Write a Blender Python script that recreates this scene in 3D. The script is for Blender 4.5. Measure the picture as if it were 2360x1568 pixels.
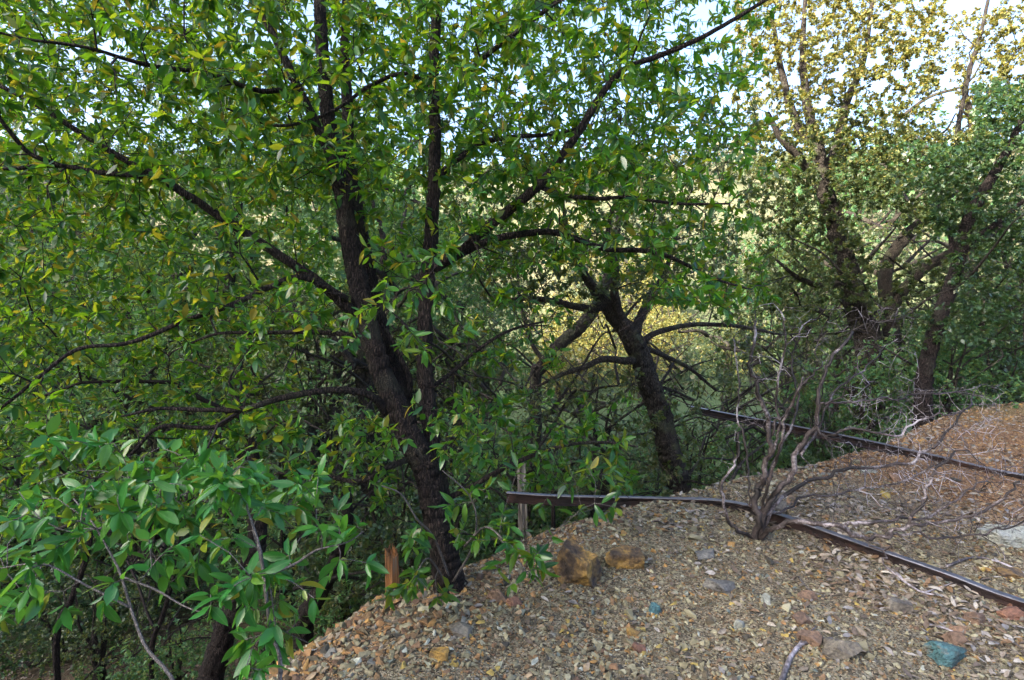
import bpy, bmesh, math, random
import numpy as np
from mathutils import Vector, Matrix

# ------------------------------------------------------------------ clear
for o in list(bpy.data.objects):
    bpy.data.objects.remove(o)
scene = bpy.context.scene
COL = scene.collection
PI = math.pi

# ------------------------------------------------------------------ camera
CAM = np.array([0.0, 0.0, 1.5]); PITCH = math.radians(5.0); F = 1310.0   # pixel units of a 2360 x 1568 frame
cd = bpy.data.cameras.new('camera'); cam = bpy.data.objects.new('camera', cd); COL.objects.link(cam)
cam.location = CAM; cam.rotation_euler = (PI / 2 - PITCH, 0, 0)
cd.sensor_width = 36; cd.lens = 36 * F / 2360; cd.clip_start = 0.05; cd.clip_end = 2000
scene.camera = cam

# ------------------------------------------------------------------ sky, sun, exposure
SUN_EL = math.radians(22); SUN_XY = np.array([-0.80, -0.60])            # towards the sun: behind the camera, to the left
world = bpy.data.worlds.new('World'); scene.world = world; world.use_nodes = True
wn = world.node_tree.nodes; wl = world.node_tree.links
sky = wn.new('ShaderNodeTexSky'); sky.sky_type = 'NISHITA'; sky.sun_disc = False
sky.sun_elevation = SUN_EL; sky.sun_rotation = math.atan2(SUN_XY[0], SUN_XY[1])
sky.air_density = 0.6; sky.dust_density = 6.0; sky.ozone_density = 2.0
wl.new(sky.outputs[0], wn['Background'].inputs['Color']); wn['Background'].inputs['Strength'].default_value = 0.15
sd = bpy.data.lights.new('sun', 'SUN'); sun = bpy.data.objects.new('sun', sd); COL.objects.link(sun)
sd.energy = 3.2; sd.angle = math.radians(0.5); sd.color = (1.0, 0.90, 0.76)
sun.rotation_euler = Vector((SUN_XY[0] * math.cos(SUN_EL), SUN_XY[1] * math.cos(SUN_EL), math.sin(SUN_EL))).to_track_quat('Z', 'Y').to_euler()
sun.location = (-20, -20, 40)
scene.view_settings.view_transform = 'Standard'; scene.view_settings.look = 'None'
scene.view_settings.exposure = 2.95
scene.render.engine = 'CYCLES'
scene.cycles.max_bounces = 4; scene.cycles.diffuse_bounces = 3; scene.cycles.glossy_bounces = 1; scene.cycles.transmission_bounces = 3

# ------------------------------------------------------------------ layout helpers
def at(px, py, Y):
    x = (px - 1180) / F; z = (784 - py) / F
    dy = math.cos(PITCH) + z * math.sin(PITCH); dz = -math.sin(PITCH) + z * math.cos(PITCH)
    t = Y / dy
    return np.array([x * t, Y, CAM[2] + dz * t])
def proj(P):
    P = np.atleast_2d(P) - CAM
    d = P[:, 1] * math.cos(PITCH) - P[:, 2] * math.sin(PITCH); u = P[:, 1] * math.sin(PITCH) + P[:, 2] * math.cos(PITCH)
    d = np.maximum(d, 1e-3)
    return 1180 + F * P[:, 0] / d, 784 - F * u / d
def pth(*pts):
    return np.array([at(*p) for p in pts])
def sstep(a, b, x):
    t = np.clip((x - a) / (b - a), 0, 1); return t * t * (3 - 2 * t)
_nr = np.random.default_rng(5)
_NK = [( _nr.normal(size=(6, 2)), _nr.uniform(0, 6.28, 6)) for _ in range(3)]
def noise2(x, y, f, k=0):
    A, ph = _NK[k]; s = 0
    for i in range(6):
        s = s + np.sin(f * (A[i, 0] * x + A[i, 1] * y) + ph[i])
    return s / 6

_N3 = (_nr.normal(size=(8, 3)), _nr.uniform(0, 6.28, 8))
def noise3(P, f): return np.sin(P @ (_N3[0].T * f) + _N3[1]).sum(1) / 8
CREST = np.array([(-14, -30), (-6, -6), (-2.2, 0.2), (-1.45, 1.35), (-0.92, 2.2), (-0.58, 2.8), (-0.25, 3.0), (0.2, 3.45), (0.65, 3.8),
                  (1.35, 4.25), (2.6, 4.9), (3.9, 5.6), (5.2, 6.6), (7.5, 7.6), (12, 9), (40, 14)], float)
def crest_dist(x, y):
    x = np.asarray(x, float); y = np.asarray(y, float)
    best = np.full(x.shape, 1e9); sg = np.ones(x.shape)
    for a, b in zip(CREST[:-1], CREST[1:]):
        d = b - a; L2 = d @ d
        t = np.clip(((x - a[0]) * d[0] + (y - a[1]) * d[1]) / L2, 0, 1)
        ex = x - (a[0] + t * d[0]); ey = y - (a[1] + t * d[1]); D = np.hypot(ex, ey)
        s = np.where(d[0] * ey - d[1] * ex > 0, -1.0, 1.0)
        m = D < best - 1e-9
        best = np.where(m, D, best); sg = np.where(m, s, sg)
    return best * sg
def ground(x, y):
    x = np.asarray(x, float); y = np.asarray(y, float)
    s = crest_dist(x, y)
    bench = 0.10 * sstep(2.6, 5.5, x) * sstep(3, 6, y) - 0.06 * np.exp(-np.maximum(s, 0) / 0.22)
    bench = bench + 0.040 * noise2(x, y, 1.9) + 0.026 * noise2(x, y, 4.7, 1) + 0.012 * noise2(x, y, 11, 2)
    D = np.maximum(-s, 0)
    floor = -2.6 + 1.3 * sstep(2, 6, x) - 0.16 * np.maximum(y - 6, 0) * sstep(60, 20, y) - 0.10 * np.maximum(-x - 4, 0) * sstep(-60, -20, x)
    floor = floor + 0.12 * noise2(x, y, 0.9) + 0.05 * noise2(x, y, 2.4, 1)
    slope = -0.78 * D
    k = 0.5
    h = np.clip(0.5 + 0.5 * (slope - floor) / k, 0, 1)
    out = floor * (1 - h) + slope * h + k * h * (1 - h)
    z = np.where(s > 0, bench, np.minimum(bench - 0.0, bench) + out - (out - 0) * np.exp(-D * 9) )
    # the far side of the valley, a wooded slope
    far = np.maximum(0, y - 44 + 0.12 * np.abs(x)) * 0.46
    far = 36 * np.tanh(far / 36) + 2.0 * noise2(x, y, 0.06) * sstep(45, 70, y)
    z = z + far * sstep(36, 50, y)
    # the hill added out of view behind the camera to keep the bench in shade
    dd = x * SUN_XY[0] + y * SUN_XY[1]
    shade_hill = np.clip((dd - 8) * 0.95, 0, None); shade_hill = 40 * np.tanh(shade_hill / 40)
    z = z + shade_hill * sstep(6, 12, dd)
    return z
def gz(x, y):
    return float(ground(np.array([x]), np.array([y]))[0])

# ------------------------------------------------------------------ mesh helpers
class Geo:
    def __init__(s): s.V = []; s.Q = []; s.T = []; s.n = 0
    def add(s, V, Q=None, T=None):
        V = np.asarray(V, float).reshape(-1, 3); s.V.append(V)
        if Q is not None and len(Q): s.Q.append(np.asarray(Q, int) + s.n)
        if T is not None and len(T): s.T.append(np.asarray(T, int) + s.n)
        s.n += len(V)
    def mesh(s, name, mat=None, smooth=True):
        V = np.concatenate(s.V) if s.V else np.zeros((0, 3))
        Q = np.concatenate(s.Q) if s.Q else np.zeros((0, 4), int); T = np.concatenate(s.T) if s.T else np.zeros((0, 3), int)
        me = bpy.data.meshes.new(name)
        me.vertices.add(len(V)); me.vertices.foreach_set('co', V.astype(np.float32).ravel())
        nl = Q.size + T.size; me.loops.add(nl)
        me.loops.foreach_set('vertex_index', np.concatenate([Q.ravel(), T.ravel()]).astype(np.int32))
        me.polygons.add(len(Q) + len(T))
        ls = np.concatenate([np.arange(len(Q)) * 4, Q.size + np.arange(len(T)) * 3]).astype(np.int32)
        me.polygons.foreach_set('loop_start', ls)
        me.polygons.foreach_set('use_smooth', np.full(len(Q) + len(T), smooth))
        me.update(calc_edges=True); me.validate()
        if mat: me.materials.append(mat)
        return me
def link(name, me, parent=None, kind=None):
    o = bpy.data.objects.new(name, me); COL.objects.link(o)
    if parent: o.parent = parent
    if kind: o['kind'] = kind
    return o
def part(name, geo, mat, parent, kind=None, smooth=True):
    return link(name, geo.mesh(name, mat, smooth), parent, kind)
def tag(o, label, cat, group=None):
    o['label'] = label; o['category'] = cat
    if group: o['group'] = group
    return o
def empty(name, loc=(0, 0, 0)):
    o = bpy.data.objects.new(name, None); o.location = loc; COL.objects.link(o); o.empty_display_size = 0.1
    return o
def copy_tree(o, parent=None):
    c = o.copy(); COL.objects.link(c)
    if parent: c.parent = parent
    for ch in list(o.children): copy_tree(ch, c)
    return c

def spline(P, n):
    """Catmull-Rom through P (rows of any width), n samples per span."""
    P = np.asarray(P, float); E = np.vstack([2 * P[0] - P[1], P, 2 * P[-1] - P[-2]]); out = []
    for i in range(1, len(E) - 2):
        t = np.linspace(0, 1, n, endpoint=False)[:, None]
        a, b, c, d = E[i - 1], E[i], E[i + 1], E[i + 2]
        out.append(0.5 * ((2 * b) + (-a + c) * t + (2 * a - 5 * b + 4 * c - d) * t ** 2 + (-a + 3 * b - 3 * c + d) * t ** 3))
    out.append(P[-1:]); return np.vstack(out)
def norm(v): return v / np.maximum(np.linalg.norm(v, axis=-1, keepdims=True), 1e-9)
def tube(geo, P, R, sides=6, rng=None, rough=0.0, cap=True):
    P = np.asarray(P, float); n = len(P); R = np.broadcast_to(np.asarray(R, float), (n,))
    T = norm(np.gradient(P, axis=0)); ref = np.array([0, 0, 1.0]) if abs(T[0, 2]) < 0.9 else np.array([1.0, 0, 0])
    u = norm(np.cross(T[0], ref)); U = []
    for i in range(n):
        u = u - T[i] * (u @ T[i]); u = u / max(np.linalg.norm(u), 1e-9); U.append(u)
    U = np.array(U); W = np.cross(T, U)
    a = np.arange(sides) * 2 * PI / sides
    rr = R[:, None] * np.ones((n, sides))
    if rough and rng is not None:
        ph = rng.uniform(0, 6.28, 4); z = np.linspace(0, n, n)[:, None]
        if sides >= 24:
            zz = np.concatenate([[0], np.cumsum(np.linalg.norm(np.diff(P, axis=0), axis=1))])[:, None]
            q = 0
            for fa, fz, am in ((7, 9, 1.0), (11, 17, 0.9), (13, 31, 0.7), (4, 5, 1.2)):
                q = q + am * np.abs(np.sin(fa * a[None] + ph[0] * fa + 1.3 * np.sin(fz * zz + ph[1] + 2 * a[None])))
            rr = rr * (1 + 0.085 * (q - 2.3) + 0.02 * rng.normal(size=(n, sides)))
        rr = rr * (1 + rough * (np.sin(3 * a[None] + ph[0] + 0.25 * z) * 0.5 + np.sin(5 * a[None] + ph[1] - 0.2 * z) * 0.4 + rng.normal(size=(n, sides)) * 0.2))
    V = P[:, None] + rr[..., None] * (np.cos(a)[None, :, None] * U[:, None] + np.sin(a)[None, :, None] * W[:, None])
    V = V.reshape(-1, 3)
    i = np.arange(n - 1)[:, None] * sides; j = np.arange(sides)[None]
    Q = np.stack([i + j, i + (j + 1) % sides, i + sides + (j + 1) % sides, i + sides + j], -1).reshape(-1, 4)
    T3 = None
    if cap:
        V = np.vstack([V, P[-1] + T[-1] * R[-1] * 0.6, P[0]]); k = (n - 1) * sides; e = len(V) - 2
        T3 = [[k + q, k + (q + 1) % sides, e] for q in range(sides)] + [[(q + 1) % sides, q, e + 1] for q in range(sides)]
    geo.add(V, Q, T3)

# ------------------------------------------------------------------ materials
def new_mat(name):
    m = bpy.data.materials.new(name); m.use_nodes = True
    nt = m.node_tree; return m, nt, nt.nodes, nt.links, nt.nodes['Principled BSDF']
def ramp(nodes, stops, mode='LINEAR'):
    r = nodes.new('ShaderNodeValToRGB'); r.color_ramp.interpolation = mode; e = r.color_ramp.elements
    while len(e) < len(stops): e.new(0.5)
    for q, (p, c) in zip(e, stops): q.position = p; q.color = (*c, 1)
    return r
def mat_leaf(name, stops, trans, tw=0.35, rough=0.36, per_object=False, vein=False, spec=0.5):
    m, nt, N, L, b = new_mat(name)
    if per_object:
        g = N.new('ShaderNodeObjectInfo'); rnd = g.outputs['Random']
    else:
        g = N.new('ShaderNodeNewGeometry'); rnd = g.outputs['Random Per Island']
    r = ramp(N, stops); L.new(rnd, r.inputs[0]); colr = r.outputs[0]
    if vein:
        tc = N.new('ShaderNodeTexCoord'); sx = N.new('ShaderNodeSeparateXYZ'); L.new(tc.outputs['Object'], sx.inputs[0])
        ab = N.new('ShaderNodeMath'); ab.operation = 'ABSOLUTE'; L.new(sx.outputs['X'], ab.inputs[0])
        lt = N.new('ShaderNodeMath'); lt.operation = 'LESS_THAN'; L.new(ab.outputs[0], lt.inputs[0]); lt.inputs[1].default_value = 0.012
        mx = N.new('ShaderNodeMixRGB'); mx.blend_type = 'MIX'; L.new(lt.outputs[0], mx.inputs[0]); L.new(colr, mx.inputs[1]); mx.inputs[2].default_value = (0.07, 0.17, 0.045, 1)
        nz = N.new('ShaderNodeTexNoise'); nz.inputs['Scale'].default_value = 7; nz.inputs['Detail'].default_value = 5; L.new(tc.outputs['Object'], nz.inputs[0])
        m2 = N.new('ShaderNodeMixRGB'); m2.blend_type = 'MULTIPLY'; m2.inputs[0].default_value = 0.5
        L.new(mx.outputs[0], m2.inputs[1]); rr = ramp(N, [(0.3, (0.7, 0.75, 0.7)), (0.7, (1.25, 1.2, 1.1))]); L.new(nz.outputs[0], rr.inputs[0]); L.new(rr.outputs[0], m2.inputs[2])
        wv = N.new('ShaderNodeTexWave'); wv.wave_type = 'BANDS'; wv.bands_direction = 'DIAGONAL'; wv.inputs['Scale'].default_value = 3.2; wv.inputs['Distortion'].default_value = 0.6
        cm = N.new('ShaderNodeCombineXYZ'); L.new(ab.outputs[0], cm.inputs[0]); ng = N.new('ShaderNodeMath'); ng.operation = 'MULTIPLY'; ng.inputs[1].default_value = -1.0; L.new(sx.outputs['Y'], ng.inputs[0]); L.new(ng.outputs[0], cm.inputs[1]); L.new(cm.outputs[0], wv.inputs['Vector'])
        wr = ramp(N, [(0.0, (1.35, 1.3, 1.2)), (0.12, (1, 1, 1))]); L.new(wv.outputs['Fac'], wr.inputs[0])
        m4 = N.new('ShaderNodeMixRGB'); m4.blend_type = 'MULTIPLY'; m4.inputs[0].default_value = 0.8; L.new(m2.outputs[0], m4.inputs[1]); L.new(wr.outputs[0], m4.inputs[2])
        sp = N.new('ShaderNodeTexNoise'); sp.inputs['Scale'].default_value = 11; L.new(tc.outputs['Object'], sp.inputs[0]); oi = N.new('ShaderNodeObjectInfo'); va = N.new('ShaderNodeVectorMath'); va.operation = 'ADD'; L.new(tc.outputs['Object'], va.inputs[0]); L.new(oi.outputs['Location'], va.inputs[1]); L.new(va.outputs[0], sp.inputs[0])
        sr = ramp(N, [(0.70, (0, 0, 0)), (0.74, (1, 1, 1))]); L.new(sp.outputs[0], sr.inputs[0]); m5 = N.new('ShaderNodeMixRGB'); L.new(sr.outputs[0], m5.inputs[0]); L.new(m4.outputs[0], m5.inputs[1]); m5.inputs[2].default_value = (0.12, 0.07, 0.03, 1)
        colr = m5.outputs[0]
    L.new(colr, b.inputs['Base Color']); b.inputs['Roughness'].default_value = rough; b.inputs['Specular IOR Level'].default_value = spec
    tr = N.new('ShaderNodeBsdfTranslucent')
    r2 = ramp(N, [(p, t) for p, t in trans]); L.new(rnd, r2.inputs[0]); L.new(r2.outputs[0], tr.inputs['Color'])
    mx = N.new('ShaderNodeMixShader'); mx.inputs[0].default_value = tw
    L.new(b.outputs[0], mx.inputs[1]); L.new(tr.outputs[0], mx.inputs[2])
    L.new(mx.outputs[0], N['Material Output'].inputs['Surface'])
    return m
def mat_bark(name, c1, c2, scale=14, stretch=0.18, bump=0.6, rough=0.9, lichen=None):
    m, nt, N, L, b = new_mat(name)
    tc = N.new('ShaderNodeTexCoord'); mp = N.new('ShaderNodeMapping'); mp.inputs['Scale'].default_value = (1, 1, stretch)
    L.new(tc.outputs['Object'], mp.inputs[0])
    n1 = N.new('ShaderNodeTexNoise'); n1.inputs['Scale'].default_value = scale * 5; n1.inputs['Detail'].default_value = 8; n1.inputs['Roughness'].default_value = 0.7; L.new(mp.outputs[0], n1.inputs[0])
    v = N.new('ShaderNodeTexVoronoi'); v.inputs['Scale'].default_value = scale * 7; v.inputs['Randomness'].default_value = 1; v.feature = 'DISTANCE_TO_EDGE'; L.new(mp.outputs[0], v.inputs['Vector'])
    mul = N.new('ShaderNodeMath'); mul.operation = 'MULTIPLY'; vr = ramp(N, [(0.0, (0.2,) * 3), (0.3, (1,) * 3)]); L.new(v.outputs['Distance'], vr.inputs[0])
    L.new(vr.outputs[0], mul.inputs[0]); L.new(n1.outputs[0], mul.inputs[1])
    r = ramp(N, [(0.1, c1), (0.62, c2)]); L.new(mul.outputs[0], r.inputs[0]); out = r.outputs[0]
    if lichen:
        n2 = N.new('ShaderNodeTexNoise'); n2.inputs['Scale'].default_value = 6; n2.inputs['Detail'].default_value = 5; L.new(tc.outputs['Object'], n2.inputs[0])
        rr = ramp(N, [(0.56, (0, 0, 0)), (0.64, (0.7, 0.7, 0.7))]); L.new(n2.outputs[0], rr.inputs[0])
        mx = N.new('ShaderNodeMixRGB'); L.new(rr.outputs[0], mx.inputs[0]); L.new(out, mx.inputs[1]); mx.inputs[2].default_value = (*lichen, 1); out = mx.outputs[0]
    L.new(out, b.inputs['Base Color']); b.inputs['Roughness'].default_value = rough; b.inputs['Specular IOR Level'].default_value = 0.25
    bp = N.new('ShaderNodeBump'); bp.inputs['Strength'].default_value = bump; bp.inputs['Distance'].default_value = 0.025
    L.new(mul.outputs[0], bp.inputs['Height']); L.new(bp.outputs[0], b.inputs['Normal'])
    return m
def mat_rock(name, cols, scale=9, bump=0.5, rough=0.85, rnd='object'):
    """mottled stone; cols are spread by noise"""
    m, nt, N, L, b = new_mat(name)
    tc = N.new('ShaderNodeTexCoord'); oi = N.new('ShaderNodeObjectInfo')
    ad = N.new('ShaderNodeVectorMath'); ad.operation = 'ADD'; L.new(tc.outputs['Object'], ad.inputs[0]); L.new(oi.outputs['Location'], ad.inputs[1])
    n1 = N.new('ShaderNodeTexNoise'); n1.inputs['Scale'].default_value = scale; n1.inputs['Detail'].default_value = 8; n1.inputs['Roughness'].default_value = 0.65; L.new(ad.outputs[0], n1.inputs[0])
    k = len(cols); r = ramp(N, [(0.3 + 0.4 * i / (k - 1), c) for i, c in enumerate(cols)]); L.new(n1.outputs[0], r.inputs[0])
    n2 = N.new('ShaderNodeTexNoise'); n2.inputs['Scale'].default_value = scale * 9; n2.inputs['Detail'].default_value = 5; L.new(ad.outputs[0], n2.inputs[0])
    mx = N.new('ShaderNodeMixRGB'); mx.blend_type = 'MULTIPLY'; mx.inputs[0].default_value = 0.8
    rr = ramp(N, [(0.3, (0.5,) * 3), (0.7, (1.3,) * 3)]); L.new(n2.outputs[0], rr.inputs[0]); L.new(r.outputs[0], mx.inputs[1]); L.new(rr.outputs[0], mx.inputs[2])
    L.new(mx.outputs[0], b.inputs['Base Color']); b.inputs['Roughness'].default_value = rough
    bp = N.new('ShaderNodeBump'); bp.inputs['Strength'].default_value = bump; bp.inputs['Distance'].default_value = 0.01
    L.new(n2.outputs[0], bp.inputs['Height']); L.new(bp.outputs[0], b.inputs['Normal'])
    return m
def mat_bits(name, stops, rough=0.85, per_object=False, mode='CONSTANT', speck=60):
    """one colour for each loose stone or dead leaf"""
    m, nt, N, L, b = new_mat(name)
    if per_object: g = N.new('ShaderNodeObjectInfo'); o = g.outputs['Random']
    else: g = N.new('ShaderNodeNewGeometry'); o = g.outputs['Random Per Island']
    r = ramp(N, stops, mode); L.new(o, r.inputs[0])
    tc = N.new('ShaderNodeTexCoord'); n2 = N.new('ShaderNodeTexNoise'); n2.inputs['Scale'].default_value = speck; n2.inputs['Detail'].default_value = 4; L.new(tc.outputs['Object'], n2.inputs[0])
    mx = N.new('ShaderNodeMixRGB'); mx.blend_type = 'MULTIPLY'; mx.inputs[0].default_value = 0.85
    rr = ramp(N, [(0.3, (0.5,) * 3), (0.7, (1.25,) * 3)]); L.new(n2.outputs[0], rr.inputs[0]); L.new(r.outputs[0], mx.inputs[1]); L.new(rr.outputs[0], mx.inputs[2])
    L.new(mx.outputs[0], b.inputs['Base Color']); b.inputs['Roughness'].default_value = rough
    return m

G1, G2, G3 = (0.016, 0.078, 0.014), (0.028, 0.125, 0.024), (0.060, 0.130, 0.010)
YEL = (0.26, 0.22, 0.03)
LS = [(0.0, (0.005, 0.042, 0.020)), (0.35, G1), (0.7, G2), (0.93, G3), (0.985, (0.09, 0.12, 0.02)), (0.997, YEL)]
LT = [(0.0, (0.12, 0.32, 0.012)), (0.5, (0.23, 0.44, 0.012)), (0.85, (0.42, 0.52, 0.02)), (0.99, (0.55, 0.38, 0.03))]
M = {}
M['leaf'] = mat_leaf('oak leaf', LS, LT, 0.46, 0.36, spec=0.42)
M['leaf_one'] = mat_leaf('single oak leaf', LS, LT, 0.34, 0.32, per_object=True, vein=True, spec=0.5)
SS = [(0.0, (0.012, 0.085, 0.014)), (0.5, (0.024, 0.145, 0.022)), (0.92, (0.05, 0.16, 0.016)), (0.985, (0.18, 0.19, 0.025))]
ST = [(0.0, (0.10, 0.34, 0.03)), (0.9, (0.2, 0.42, 0.03)), (1.0, (0.4, 0.38, 0.03))]
M['sapling'] = mat_leaf('sapling leaf', SS, ST, 0.38, per_object=True, vein=True, rough=0.40, spec=0.42)
M['sapling_rest'] = mat_leaf('sapling leaves', SS, ST, 0.30)
M['leaf_shade'] = mat_leaf('valley leaf', [(0, (0.045, 0.12, 0.055)), (0.6, (0.085, 0.185, 0.080)), (0.9, (0.13, 0.20, 0.06)), (1, (0.18, 0.17, 0.05))], [(0, (0.14, 0.32, 0.06)), (1, (0.32, 0.40, 0.06))], 0.40, 0.5, spec=0.3)
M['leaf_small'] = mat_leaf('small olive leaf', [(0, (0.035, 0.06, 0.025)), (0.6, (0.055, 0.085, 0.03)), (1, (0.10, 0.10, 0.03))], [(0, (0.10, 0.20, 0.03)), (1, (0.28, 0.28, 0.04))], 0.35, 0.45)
M['leaf_sun_gold'] = mat_leaf('sun-gold leaf', [(0, (0.10, 0.125, 0.04)), (0.5, (0.18, 0.19, 0.05)), (0.88, (0.27, 0.245, 0.065)), (1, (0.29, 0.19, 0.055))], [(0, (0.2, 0.24, 0.02)), (1, (0.45, 0.30, 0.03))], 0.35, 0.5)  # dry yellow leaf, with the sun's gold mixed into its colour
M['leaf_dark'] = mat_leaf('dark glossy leaf', [(0, (0.02, 0.05, 0.022)), (0.7, (0.035, 0.08, 0.03)), (1, (0.07, 0.10, 0.03))], [(0, (0.08, 0.18, 0.02)), (1, (0.2, 0.26, 0.03))], 0.3, 0.35)
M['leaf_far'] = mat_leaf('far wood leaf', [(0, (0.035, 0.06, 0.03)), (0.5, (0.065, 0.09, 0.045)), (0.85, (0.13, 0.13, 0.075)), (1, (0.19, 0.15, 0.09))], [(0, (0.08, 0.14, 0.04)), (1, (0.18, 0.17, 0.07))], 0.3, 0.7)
M['bark'] = mat_bark('dark oak bark', (0.002, 0.0015, 0.0015), (0.058, 0.042, 0.036), bump=1.0, lichen=(0.036, 0.034, 0.025))
M['bark_grey'] = mat_bark('grey bark', (0.012, 0.010, 0.008), (0.095, 0.078, 0.062), bump=1.0, lichen=(0.085, 0.09, 0.05))
M['twig'] = mat_bark('dark twig bark', (0.008, 0.006, 0.006), (0.04, 0.03, 0.028), scale=20, bump=0.3)
M['twig_pale'] = mat_bark('pale shoot bark', (0.05, 0.045, 0.04), (0.20, 0.18, 0.17), scale=30, bump=0.3)
def mat_dead(name, dark, mid, pale, lo, hi):
    m, nt, N, L, b = new_mat(name); tc = N.new('ShaderNodeTexCoord')
    n0 = N.new('ShaderNodeTexNoise'); n0.inputs['Scale'].default_value = 4.5; n0.inputs['Detail'].default_value = 3; L.new(tc.outputs['Object'], n0.inputs[0])
    n1 = N.new('ShaderNodeTexNoise'); n1.inputs['Scale'].default_value = 70; n1.inputs['Detail'].default_value = 5; L.new(tc.outputs['Object'], n1.inputs[0])
    ad = N.new('ShaderNodeMath'); ad.operation = 'MULTIPLY_ADD'; L.new(n1.outputs[0], ad.inputs[0]); ad.inputs[1].default_value = 0.35; L.new(n0.outputs[0], ad.inputs[2])
    r = ramp(N, [(lo, dark), ((lo + hi) / 2, mid), (hi, pale)]); L.new(ad.outputs[0], r.inputs[0]); L.new(r.outputs[0], b.inputs['Base Color']); b.inputs['Roughness'].default_value = 0.7
    bp = N.new('ShaderNodeBump'); bp.inputs['Strength'].default_value = 0.4; bp.inputs['Distance'].default_value = 0.004; L.new(n1.outputs[0], bp.inputs['Height']); L.new(bp.outputs[0], b.inputs['Normal'])
    return m
M['silver'] = mat_dead('weathered silver wood', (0.010, 0.007, 0.006), (0.050, 0.037, 0.034), (0.34, 0.31, 0.32), 0.58, 0.86)
M['silver_twig'] = mat_dead('weathered twig wood', (0.03, 0.024, 0.024), (0.13, 0.115, 0.12), (0.42, 0.39, 0.42), 0.55, 0.82)

# ------------------------------------------------------------------ terrain
def axis(lo, hi, d0, a, b, grow=1.13):
    core = list(np.arange(lo, hi + 1e-6, d0)); s = d0; x = hi; up = []
    while x < b: s = min(s * grow, 9); x += s; up.append(x)
    s = d0; x = lo; dn = []
    while x > a: s = min(s * grow, 9); x -= s; dn.append(x)
    return np.array(dn[::-1] + core + up)
gx = axis(-2.2, 5.6, 0.045, -170, 190); gy = axis(0.8, 7.0, 0.045, -150, 210)
X, Y = np.meshgrid(gx, gy); Z = ground(X, Y)
S = crest_dist(X, Y)
trng = np.random.default_rng(2)
Z = Z + np.where((S > -2) & (np.abs(X) < 8) & (Y < 9), 1, 0) * trng.normal(size=Z.shape) * 0.004
nx = len(gx); ny = len(gy)
ii = np.arange(ny - 1)[:, None] * nx; jj = np.arange(nx - 1)[None]
gg = Geo(); gg.add(np.stack([X, Y, Z], -1).reshape(-1, 3), np.stack([ii + jj, ii + jj + 1, ii + nx + jj + 1, ii + nx + jj], -1).reshape(-1, 4))
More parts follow.
